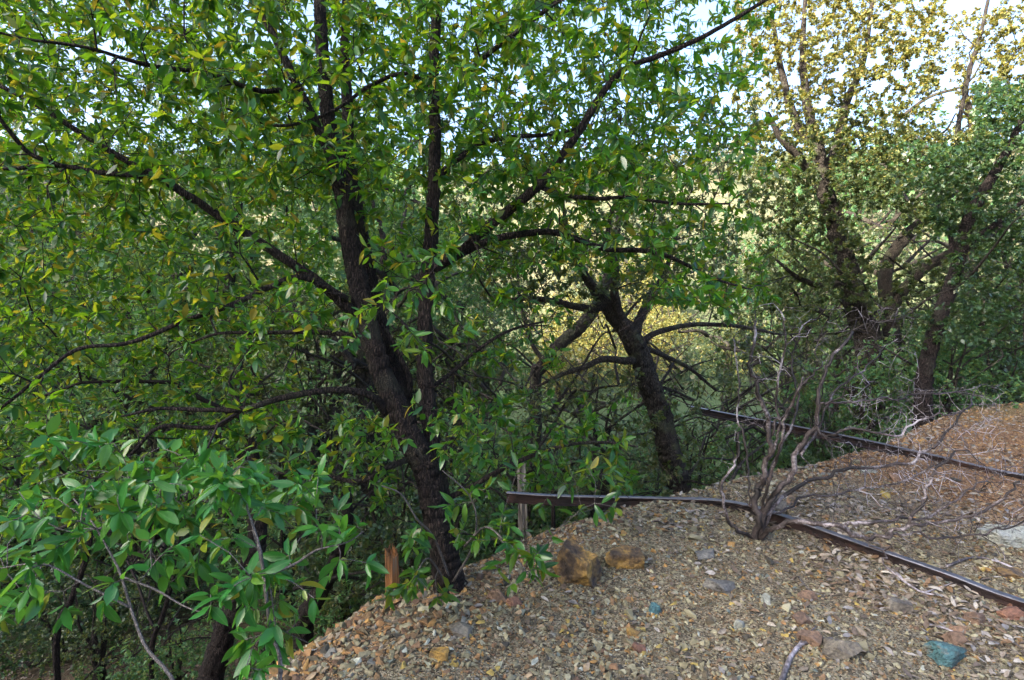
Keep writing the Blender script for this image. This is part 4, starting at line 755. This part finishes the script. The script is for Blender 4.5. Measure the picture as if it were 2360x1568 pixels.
RK = {'mustard': mat_rock('mustard rock', [(0.012, 0.009, 0.007), (0.05, 0.034, 0.022), (0.17, 0.105, 0.035), (0.32, 0.19, 0.04), (0.16, 0.11, 0.055)], 6, 1.0),
      'orange': mat_rock('orange rock', [(0.16, 0.08, 0.03), (0.38, 0.19, 0.05), (0.48, 0.27, 0.09)], 9),
      'teal': mat_rock('teal copper rock', [(0.09, 0.08, 0.06), (0.035, 0.075, 0.075), (0.05, 0.13, 0.14), (0.14, 0.13, 0.10)], 12, 0.9),
      'grey': mat_rock('grey rock', [(0.05, 0.042, 0.035), (0.13, 0.115, 0.09), (0.21, 0.185, 0.14)], 9),
      'brown': mat_rock('brown rock', [(0.06, 0.04, 0.03), (0.15, 0.095, 0.06), (0.22, 0.13, 0.075)], 9),
      'red': mat_rock('rust red rock', [(0.06, 0.035, 0.025), (0.15, 0.075, 0.05), (0.22, 0.11, 0.06)], 10),
      'pale': mat_rock('pale grey green rock', [(0.16, 0.17, 0.14), (0.25, 0.26, 0.22), (0.32, 0.33, 0.29)], 9),
      'blue': mat_rock('blue grey rock', [(0.05, 0.047, 0.043), (0.11, 0.108, 0.10), (0.19, 0.18, 0.155)], 10)}
def on_ground(px, py):
    lo, hi = 0.8, 12.0
    for _ in range(40):
        m = (lo + hi) / 2; p = at(px, py, m)
        if p[2] > gz(p[0], p[1]): lo = m
        else: hi = m
    return at(px, py, lo)
rocks = [('mustard', 1328, 1352, 122, 104, 'largest mustard and brown boulder on the gravel below the near rail'), ('mustard', 1452, 1312, 98, 58, 'oval mustard rock just right of the largest boulder'),
         ('orange', 838, 1452, 84, 44, 'bright orange rock on the left lip of the bank'), ('orange', 962, 1372, 66, 60, 'orange yellow rock at the foot of the forked tree'), ('orange', 660, 1535, 60, 26, 'orange rock low on the bank edge near the bottom of the picture'),
         ('teal', 2196, 1528, 100, 56, 'teal blue copper-stained rock at lower right'), ('brown', 2212, 1488, 54, 42, 'grey brown stone resting against the teal rock'),
         ('grey', 1940, 1520, 92, 56, 'grey brown rock beside the fallen silver branch'), ('brown', 1878, 1492, 62, 42, 'brown rock behind the fallen silver branch'), ('blue', 1670, 1366, 82, 30, 'flat grey slab lying on open gravel right of the oval mustard rock'),
         ('brown', 1852, 1442, 52, 28, 'dark brown wedge of rock on open gravel'), ('pale', 2335, 1262, 120, 56, 'large pale green-grey slab at the right edge above the near rail'), ('red', 2338, 1432, 60, 36, 'long rust-red rock under the near rail at the right edge'),
         ('red', 2340, 1402, 46, 28, 'smaller rust-orange rock at the right edge under the rail'), ('brown', 2216, 1464, 44, 30, 'brown and orange stone right of centre between rail and teal rock'), ('mustard', 2338, 1332, 70, 22, 'low mustard stone above the near rail at the right edge'),
         ('brown', 2262, 1440, 60, 28, 'reddish brown stone beneath the near rail'), ('grey', 2080, 1412, 60, 34, 'grey purple stone in the dry leaves below the near rail'), ('brown', 1862, 1385, 46, 26, 'brown stone left of the grey purple one'),
         ('orange', 1415, 1248, 34, 32, 'small orange stone above the oval mustard rock'), ('pale', 1382, 1254, 30, 30, 'small pale stone touching the orange one'), ('orange', 1300, 1268, 40, 36, 'orange stone left behind the largest boulder'),
         ('mustard', 1506, 1208, 40, 26, 'yellow stone under the near rail, left of the shrub'), ('mustard', 1595, 1196, 62, 34, 'larger yellow stone under the near rail beside the shrub'), ('orange', 1995, 1052, 60, 26, 'orange block between the two rails'),
         ('brown', 1150, 1392, 56, 34, 'brown rock right of the forked tree foot'), ('red', 1186, 1400, 46, 26, 'reddish rock beside the brown one near the tree foot'), ('brown', 1345, 1268, 60, 24, 'flat brown stone behind the largest boulder'), ('grey', 1395, 1276, 40, 20, 'small grey stone between the two mustard rocks'),
         ('blue', 1500, 1250, 44, 22, 'dark blue-grey stone near the foot of the shrub'), ('blue', 1630, 1290, 60, 20, 'flat blue-grey stone left of the shrub foot'), ('teal', 1512, 1418, 34, 36, 'small turquoise-stained stone on open gravel'), ('pale', 1770, 1398, 24, 36, 'small white stone on open gravel'), ('pale', 1708, 1452, 30, 32, 'white quartz stone low on the open gravel'),
         ('mustard', 1460, 1470, 34, 22, 'small yellow stone low on the open gravel'), ('red', 1478, 1508, 36, 28, 'small rust stone near the bottom of the gravel'), ('grey', 1060, 1470, 70, 30, 'grey slab on the bank below the forked tree'), ('brown', 1940, 1070, 60, 22, 'brown stone between the rails behind the shrub'),
         ('mustard', 1010, 1525, 50, 36, 'yellow brown stone near the bottom of the bank'), ('pale', 2000, 1092, 36, 22, 'small pale stone between the rails'), ('brown', 2080, 1112, 50, 22, 'second brown stone between the rails'), ('grey', 1790, 1180, 60, 30, 'grey stone behind the shrub base')]
rrng = np.random.default_rng(81); ROCKXY = []
for k, px, py, w, h, lab in rocks:
    p = on_ground(px, py); Y = p[1]; W = w * Y / F; H = h * Y / F * 0.95
    big = w > 90
    me, V = big_rock_mesh(rrng, (W, W * rrng.uniform(0.6, 0.85), H * 1.25), RK[k], sub=5 if big else 4, nz=0.06)
    o = link('boulder' if big else 'rock', me); o.location = (p[0], p[1] + W * 0.25, gz(p[0], p[1] + W * 0.25) + H * (0.26 if w > 110 else 0.14)); o.rotation_euler = (rrng.uniform(-.1, .1), rrng.uniform(-.1, .1), rrng.uniform(-.3, .3))
    tag(o, lab, 'rock', 'rocks on the bank'); ROCKXY.append((p[0], p[1] + W * 0.25, W * 0.45))
NEAR = ['the largest mustard boulder', 'the oval mustard rock', 'the orange rock on the left lip', 'the forked tree foot', 'the lowest orange rock of the bank edge', 'the teal rock', 'the teal rock top stone', 'the grey rock by the silver branch', 'the fallen silver branch', 'the flat grey slab', 'the dark brown wedge', 'the pale slab at right', 'the long rust-red rock', 'the small rust-orange rock', 'the brown and orange stone', 'the low mustard stone at right', 'the reddish brown stone under the rail', 'the grey purple stone', 'the brown stone left of the purple one', 'the small orange stone', 'the small pale stone', 'the orange stone behind the boulder', 'the yellow stone under the rail', 'the larger yellow stone under the rail', 'the orange block between the rails', 'the brown rock by the tree foot', 'the reddish rock by the tree foot', 'the flat brown stone behind the boulder', 'the small grey stone between the mustard rocks', 'the dark blue-grey stone', 'the flat blue-grey stone by the shrub', 'the turquoise-stained stone', 'the small white stone', 'the white quartz stone', 'the small yellow stone', 'the small rust stone at the bottom', 'the grey slab below the forked tree', 'the brown stone behind the shrub', 'the yellow brown stone at the bottom of the bank', 'the small pale stone between the rails', 'the second brown stone between the rails', 'the grey stone behind the shrub base']
def beside(x, y): return NEAR[int(np.argmin([(x - a) ** 2 + (y - b) ** 2 for a, b, c in ROCKXY]))]
# loose stones: the 300 largest as things, the rest as one mass of gravel
STOPS = [(0.0, (0.17, 0.138, 0.080)), (0.18, (0.24, 0.20, 0.125)), (0.33, (0.085, 0.062, 0.036)), (0.50, (0.29, 0.25, 0.165)), (0.57, (0.15, 0.085, 0.04)), (0.68, (0.25, 0.13, 0.042)), (0.72, (0.18, 0.15, 0.095)), (0.84, (0.11, 0.12, 0.105)), (0.87, (0.35, 0.33, 0.27)), (0.89, (0.045, 0.036, 0.026)), (0.97, (0.28, 0.19, 0.05))]
STOPS = [(p, (r * 1.02, g * 1.12, b * 1.10)) for p, (r, g, b) in STOPS]
M['stone'] = mat_bits('loose stone', STOPS, per_object=True); M['gravel'] = mat_bits('gravel stones', STOPS)
OST = [(0.0, (0.18, 0.105, 0.055)), (0.22, (0.26, 0.145, 0.06)), (0.40, (0.11, 0.065, 0.038)), (0.58, (0.28, 0.21, 0.13)), (0.72, (0.33, 0.19, 0.06)), (0.82, (0.23, 0.20, 0.15)), (0.94, (0.15, 0.15, 0.13))]
M['gravel_orange'] = mat_bits('rusty gravel stones', OST)
def bench_points(rng, n, power, xr=(-1.8, 7), yr=(0.9, 7.5), smin=-0.9):
    out = []
    while sum(len(o) for o in out) < n:
        x = rng.uniform(*xr, 40000); y = rng.uniform(*yr, 40000); s = crest_dist(x, y); r = np.hypot(x, y)
        u, v = proj(np.stack([x, y, np.zeros_like(x)], -1))
        k = (s > smin) & (np.abs(u - 1180) < 1500) & (v < 1800) & (rng.random(40000) < np.minimum(1, (2.0 / r) ** power))
        out.append(np.stack([x[k], y[k]], -1))
    return np.vstack(out)[:n]
TEMPL = [hull_rock(rrng, int(rrng.integers(8, 10)), rrng.uniform(0.28, 0.7)) for _ in range(14)]
def rot_mats(rng, n, tilt):
    a = rng.uniform(0, 6.28, n); t = rng.normal(size=n) * tilt; p = rng.normal(size=n) * tilt
    ca, sa = np.cos(a), np.sin(a); Rz = np.zeros((n, 3, 3)); Rz[:, 0, 0] = ca; Rz[:, 0, 1] = -sa; Rz[:, 1, 0] = sa; Rz[:, 1, 1] = ca; Rz[:, 2, 2] = 1
    Rx = np.zeros((n, 3, 3)); Rx[:, 0, 0] = 1; Rx[:, 1, 1] = np.cos(t); Rx[:, 1, 2] = -np.sin(t); Rx[:, 2, 1] = np.sin(t); Rx[:, 2, 2] = np.cos(t)
    Ry = np.zeros((n, 3, 3)); Ry[:, 1, 1] = 1; Ry[:, 0, 0] = np.cos(p); Ry[:, 0, 2] = np.sin(p); Ry[:, 2, 0] = -np.sin(p); Ry[:, 2, 2] = np.cos(p)
    return Rx @ Ry @ Rz
def pebbles(n, power, lo, hi, seed):
    rng = np.random.default_rng(seed); XY = bench_points(rng, n, power); z = ground(XY[:, 0], XY[:, 1])
    s = lo * (hi / lo) ** (rng.random(n) ** 2.0); cd_ = np.abs(crest_dist(XY[:, 0], XY[:, 1])); s = s * (1 + 0.45 * noise2(XY[:, 0], XY[:, 1], 2.6)) * (1 + 0.7 * sstep(0.7, 0.1, cd_)); return rng, XY, z, s
rng, XY, z, s = pebbles(60000, 1.3, 0.0045, 0.024, 91)
rx = []
for a_, b_, c_ in ROCKXY:                                  # debris banked against the larger rocks
    t = rng.uniform(0, 6.28, 60); q = c_ * rng.uniform(0.85, 1.9, 60); rx.append(np.column_stack([a_ + np.cos(t) * q, b_ + np.sin(t) * q * 0.8]))
rx = np.vstack(rx); XY = np.vstack([XY, rx]); z = np.concatenate([z, ground(rx[:, 0], rx[:, 1]) + 0.004]); s = np.concatenate([s, rng.uniform(0.005, 0.017, len(rx))])
Rm = rot_mats(rng, len(s), 0.42); which = rng.integers(len(TEMPL), size=len(s))
ORN = lambda x, y: np.clip(sstep(3.4, 5.0, x * 0.83 + y * 0.55 - 0.3 + 0.3 * noise2(x, y, 1.5)) * sstep(0.5, 2.2, x) + 0.6 * sstep(0.5, 0.0, np.abs(crest_dist(x, y))) * sstep(1.6, 0.2, x) + 0.3 * sstep(0.2, 0.7, noise2(x, y, 1.7, 1)), 0, 1)
orng = ORN(XY[:, 0], XY[:, 1]) > rng.random(len(s))
for nm, msk in (('gravel', ~orng), ('gravel_orange', orng)):
    g = Geo()
    for k, (V, T) in enumerate(TEMPL):
        m = (which == k) & msk; c = np.column_stack([XY[m], z[m] + s[m] * 0.14])
        VV = np.einsum('nij,vj->nvi', Rm[m], V) * s[m][:, None, None] + c[:, None]
        g.add(VV.reshape(-1, 3), None, (np.arange(m.sum())[:, None, None] * len(V) + T[None]).reshape(-1, 3))
    o = part('gravel', g, M[nm], None, 'stuff', smooth=False)
    tag(o, 'mixed tan and grey gravel covering the bank' if nm == 'gravel' else 'rusty orange gravel between and beyond the rails', 'gravel')
SM = {}
for k in ('stone',):
    SM[k] = []
    for V, T in [hull_rock(rrng, int(rrng.integers(11, 16)), rrng.uniform(0.4, 0.7)) for _ in range(10)]:
        g = Geo(); g.add(V, None, T); SM[k].append(g.mesh('stone', M['stone'], False))
rng = np.random.default_rng(95); XY = bench_points(rng, 300, 0.9, smin=-0.3)
for i, (x, y) in enumerate(XY):
    if any((x - a) ** 2 + (y - b) ** 2 < c * c for a, b, c in ROCKXY): continue
    s = 0.017 * (3.0 ** (rng.random() ** 1.6)) * (1.25 if y > 2.8 else 1.0); o = link('stone', SM['stone'][int(rng.integers(10))]); o.location = (x, y, gz(x, y) + s * 0.12); o.scale = (s, s, s)
    o.rotation_euler = (rng.normal() * 0.3, rng.normal() * 0.3, rng.uniform(0, 6.28)); tag(o, 'small angular loose stone near ' + beside(x, y), 'stone', 'loose stones on the bank')

# ------------------------------------------------------------------ fallen leaves
DST = [(0.0, (0.17, 0.135, 0.095)), (0.24, (0.24, 0.20, 0.15)), (0.44, (0.11, 0.08, 0.055)), (0.66, (0.34, 0.31, 0.26)), (0.74, (0.17, 0.105, 0.055)), (0.88, (0.20, 0.185, 0.17))]
M['dry'] = mat_bits('dry leaf', DST, 0.7, True, speck=3); M['dry_all'] = mat_bits('dry leaves', DST, 0.7, speck=90)
dr = np.random.default_rng(101)
def litter_pts(n, rng):
    P = bench_points(rng, n * 9, 0.7); d = (0.12 + 0.88 * sstep(0.7, 1.7, P[:, 0] * 0.9 + 0.1 * P[:, 1])) * (0.12 + 0.88 * sstep(-0.15, 0.35, noise2(P[:, 0], P[:, 1], 3.1, 2))); d = d * (1 - 0.65 * sstep(4.0, 5.4, P[:, 0] * 0.83 + P[:, 1] * 0.55))
    k = rng.random(len(P)) < d; return P[k][:n]
DM = [single_leaf_mesh('fallen_leaf', M['dry'], dr, 0.20) for _ in range(8)]
for x, y in litter_pts(300, dr):
    s = dr.uniform(0.045, 0.075); o = link('fallen_leaf', DM[int(dr.integers(8))]); o.location = (x, y, gz(x, y) + 0.010 + 0.01 * dr.random()); o.scale = (s, s, s * 1.3)
    o.rotation_euler = (dr.normal() * 0.28, dr.normal() * 0.28, dr.uniform(0, 6.28)); tag(o, 'dry fallen leaf near ' + beside(x, y), 'leaf', 'fallen dry leaves')
P = litter_pts(5200, dr); n = len(P); O = np.column_stack([P, ground(P[:, 0], P[:, 1]) + 0.006 + 0.012 * dr.random(n)])
a = dr.uniform(0, 6.28, n); A = norm(np.column_stack([np.cos(a), np.sin(a), dr.normal(size=n) * 0.25])); up = np.array([0, 0, 1]) + dr.normal(size=(n, 3)) * 0.3; Nn = norm(up - A * np.sum(up * A, 1, keepdims=True))
g = Geo(); leaf_geo(g, (O, A, Nn, np.cross(A, Nn), dr.uniform(0.025, 0.06, n)), dr, 1.15)
tag(part('leaf_litter', g, M['dry_all'], None, 'stuff'), 'scattered dry leaf litter on the gravel bank', 'leaf litter')
M['brown_litter'] = mat_bits('brown forest litter', [(0.0, (0.10, 0.07, 0.045)), (0.3, (0.16, 0.115, 0.075)), (0.55, (0.07, 0.05, 0.035)), (0.75, (0.22, 0.175, 0.13)), (0.9, (0.14, 0.085, 0.05))], 0.8, speck=60)
# litter and low herbs on the floor of the hollow
def hollow():
    rng = np.random.default_rng(103); n = 9000; x = rng.uniform(-7.5, 0.5, n); y = rng.uniform(2.4, 9, n); s = crest_dist(x, y); k = s < -0.9; x, y = x[k], y[k]; n = len(x)
    O = np.column_stack([x, y, ground(x, y) + 0.01 + 0.02 * rng.random(n)]); a = rng.uniform(0, 6.28, n); A = norm(np.column_stack([np.cos(a), np.sin(a), rng.normal(size=n) * 0.3])); up = np.array([0, 0, 1]) + rng.normal(size=(n, 3)) * 0.35; Nn = norm(up - A * np.sum(up * A, 1, keepdims=True))
    g = Geo(); leaf_geo(g, (O, A, Nn, np.cross(A, Nn), rng.uniform(0.03, 0.07, n)), rng, 1.2); tag(part('leaf_litter', g, M['brown_litter'], None, 'stuff'), 'brown leaf litter on the floor of the shaded hollow', 'leaf litter')
    g = Geo(); cx = rng.uniform(-6.5, -0.5, 90); cy = rng.uniform(3.2, 8, 90); O = []
    for a_, b_ in zip(cx, cy):
        if crest_dist(np.array([a_]), np.array([b_]))[0] > -1.2: continue
        m = 70; q = np.column_stack([a_ + rng.normal(size=m) * 0.22, b_ + rng.normal(size=m) * 0.22, rng.random(m) * 0.16]); q[:, 2] += ground(q[:, 0], q[:, 1]); O.append(q)
    O = np.vstack(O); n = len(O); A = norm(rng.normal(size=(n, 3)) + [0, 0, 0.4]); up = np.array([0, 0, 1]) + rng.normal(size=(n, 3)) * 0.4; Nn = norm(up - A * np.sum(up * A, 1, keepdims=True))
    leaf_geo(g, (O, A, Nn, np.cross(A, Nn), rng.uniform(0.03, 0.06, n)), rng, 1.3); tag(part('ground_cover', g, M['leaf_shade'], None, 'stuff'), 'low green herbs on the floor of the hollow', 'ground cover')
hollow()

# ------------------------------------------------------------------ stumps, snags, sticks, can
def wood_mat(name, a, b, c):
    m, nt, N, L, bs = new_mat(name); tc = N.new('ShaderNodeTexCoord'); mp = N.new('ShaderNodeMapping'); mp.inputs['Scale'].default_value = (1, 1, 0.06); L.new(tc.outputs['Object'], mp.inputs[0])
    n1 = N.new('ShaderNodeTexNoise'); n1.inputs['Scale'].default_value = 60; n1.inputs['Detail'].default_value = 6; L.new(mp.outputs[0], n1.inputs[0]); r = ramp(N, [(0.35, a), (0.52, b), (0.68, c)]); L.new(n1.outputs[0], r.inputs[0]); L.new(r.outputs[0], bs.inputs['Base Color']); bs.inputs['Roughness'].default_value = 0.85
    bp = N.new('ShaderNodeBump'); bp.inputs['Strength'].default_value = 0.8; bp.inputs['Distance'].default_value = 0.008; L.new(n1.outputs[0], bp.inputs['Height']); L.new(bp.outputs[0], bs.inputs['Normal']); return m
M['rotwood'] = wood_mat('orange split wood', (0.04, 0.025, 0.018), (0.30, 0.13, 0.04), (0.22, 0.17, 0.12)); M['deadwood'] = wood_mat('grey dead wood', (0.06, 0.05, 0.045), (0.22, 0.19, 0.16), (0.36, 0.33, 0.29))
def snag(name, label, px, ptop, pbot, w, Y, mat, lean, seed):
    rng = np.random.default_rng(seed); b = at(px, pbot, Y); z0 = gz(b[0], b[1]) - 0.1; t = at(px + lean, ptop, Y); r = w * Y / F / 2; S = 14
    root = empty(name, (b[0], b[1], z0)); tag(root, label, 'stump')
    zs = np.concatenate([[z0], np.linspace(z0 + 0.15, t[2], 9)]); g = Geo(); V = []
    jag = rng.uniform(-0.05, 0.02, S); nk = rng.normal(size=S) * 0.14
    for i, zz in enumerate(zs):
        f = (zz - z0) / (t[2] - z0); c = np.array([b[0] + (t[0] - b[0]) * f, b[1], zz]); rr = r * (1.25 - 0.3 * f)
        for q in range(S):
            a = q * 2 * PI / S; V.append(c + np.array([math.cos(a) * rr * (1 + nk[q]), math.sin(a) * rr * (1 + nk[q]), jag[q] * (1 if i == len(zs) - 1 else 0)]))
    n = len(zs); i = np.arange(n - 1)[:, None] * S; j = np.arange(S)[None]; Q = np.stack([i + j, i + (j + 1) % S, i + S + (j + 1) % S, i + S + j], -1).reshape(-1, 4)
    V.append(np.array([t[0], t[1], t[2] - 0.06])); e = len(V) - 1; g.add(V, Q, [((n - 1) * S + q, (n - 1) * S + (q + 1) % S, e) for q in range(S)])
    shift(g, np.array(root.location)); part('trunk', g, M[mat], root, smooth=False)
    for q in range(4):
        g = Geo(); a = rng.uniform(0, 6.28); p = np.array([t[0] + math.cos(a) * r * 0.7, t[1] + math.sin(a) * r * 0.7, t[2] - 0.1]); tube(g, np.array([p, p + [0, 0, 0.1], p + [rng.normal() * 0.01, 0, 0.11 + 0.03 * rng.random()]]), [r * 0.25, r * 0.18, r * 0.03], 5)
        shift(g, np.array(root.location)); part('splinter', g, M[mat], root, smooth=False)
snag('broken_stump', 'orange split stump just left of the forked tree foot', 906, 1268, 1360, 32, 3.7, 'rotwood', -4, 111)
snag('dead_snag', 'pale grey dead snag below the end of the near rail', 1211, 1050, 1250, 20, 5.3, 'deadwood', -9, 112)
snag('dead_snag', 'thin dark dead snag right of the pale one', 1278, 1120, 1240, 9, 5.0, 'twig', -4, 113)
def stick(label, pts, w, mat, forks=(), seed=0, lift=0.012):
    rng = np.random.default_rng(seed); P = []
    for px, py in pts: q = on_ground(px, py); P.append([q[0], q[1], q[2] + lift])
    P = np.array(P); b = P[0].copy(); root = empty('fallen_branch', b); tag(root, label, 'branch', 'fallen branches')
    add_limb('branch', P, np.linspace(w, w * 0.45, len(P)) * P[0, 1] / F / 2, M[mat], root, rng, 7, 0.08)
    for f in forks:
        Q = []
        for px, py in f: q = on_ground(px, py); Q.append([q[0], q[1], q[2] + lift])
        add_limb('fork', np.array(Q), np.linspace(w * 0.6, w * 0.25, len(Q)) * P[0, 1] / F / 2, M[mat], root, rng, 6, 0.05)
stick('silver branch lying on the gravel at the bottom of the picture', [(1798, 1590), (1812, 1545), (1828, 1512), (1850, 1490), (1885, 1480), (1918, 1478)], 15, 'silver_twig', [[(1828, 1512), (1850, 1480), (1880, 1450)]], 121)
stick('thin crooked twig on gravel below the near rail', [(2065, 1325), (2090, 1350), (2130, 1372), (2180, 1378)], 7, 'silver_twig', [[(2130, 1372), (2170, 1358), (2205, 1345)]], 122)
stick('pale stick lying among the dry leaves at right', [(2140, 1445), (2180, 1455), (2220, 1475)], 6, 'silver_twig', [], 123)
stick('slim twig under the shrub on the leaf litter', [(1840, 1335), (1865, 1365), (1900, 1380)], 5, 'twig_pale', [], 124)
stick('long dead twig on the slope between the rails at right', [(2180, 1310), (2240, 1290), (2300, 1300), (2370, 1330)], 7, 'silver_twig', [], 125)
for k, (a, b_) in enumerate((((180, 1440), (330, 1400)), ((390, 1440), (560, 1415)), ((60, 1540), (230, 1500)))):
    stick(['dead log lying in the hollow at far left', 'dead log lying in the hollow beside the slanting trunk', 'dead log lying in the hollow at the lower left corner'][k], [a, ((a[0] + b_[0]) / 2, (a[1] + b_[1]) / 2 + 6), b_], 16, 'bark_grey', [], 130 + k, 0.05)
def can():
    m, nt, N, L, b = new_mat('blue painted tin'); tc = N.new('ShaderNodeTexCoord'); n = N.new('ShaderNodeTexNoise'); n.inputs['Scale'].default_value = 25; n.inputs['Detail'].default_value = 6; L.new(tc.outputs['Object'], n.inputs[0])
    r = ramp(N, [(0.45, (0.06, 0.12, 0.16)), (0.6, (0.10, 0.17, 0.20)), (0.68, (0.12, 0.06, 0.035))]); L.new(n.outputs[0], r.inputs[0]); L.new(r.outputs[0], b.inputs['Base Color']); b.inputs['Roughness'].default_value = 0.55
    p = on_ground(818, 1398); root = empty('tin_can', (p[0], p[1], p[2] - 0.02)); tag(root, 'small dented blue-grey tin standing at the edge of the hollow', 'can'); s = 26 * p[1] / F
    def rect(z, k): return [np.array([x * s / 2 * k, y * s / 2 * k, z]) for x, y in ((-1, -.8), (1, -.8), (1, .8), (-1, .8))]
    V = []
    for z, k in ((0, 1), (s * 0.5, 1.0), (s * 1.15, 0.96), (s * 1.15, 0.86), (s * 0.95, 0.84)): V += rect(z, k)
    V[5] = V[5] + [-s * 0.06, s * 0.06, 0]; Q = [(0, 3, 2, 1)]
    for i in range(4):
        for j in range(4): Q.append((i * 4 + j, i * 4 + (j + 1) % 4, i * 4 + 4 + (j + 1) % 4, i * 4 + 4 + j))
    Q.append((16, 17, 18, 19)); g = Geo(); g.add(V, Q); o = part('body', g, m, root, smooth=False)
    g = Geo(); t = np.linspace(0, PI, 9); tube(g, np.stack([np.cos(t) * s * 0.42, 0 * t, s * 1.12 + np.sin(t) * s * 0.4], -1), s * 0.03, 5); part('handle', g, m, root)
    root.rotation_euler = (0.15, -0.2, 0.5)
can()
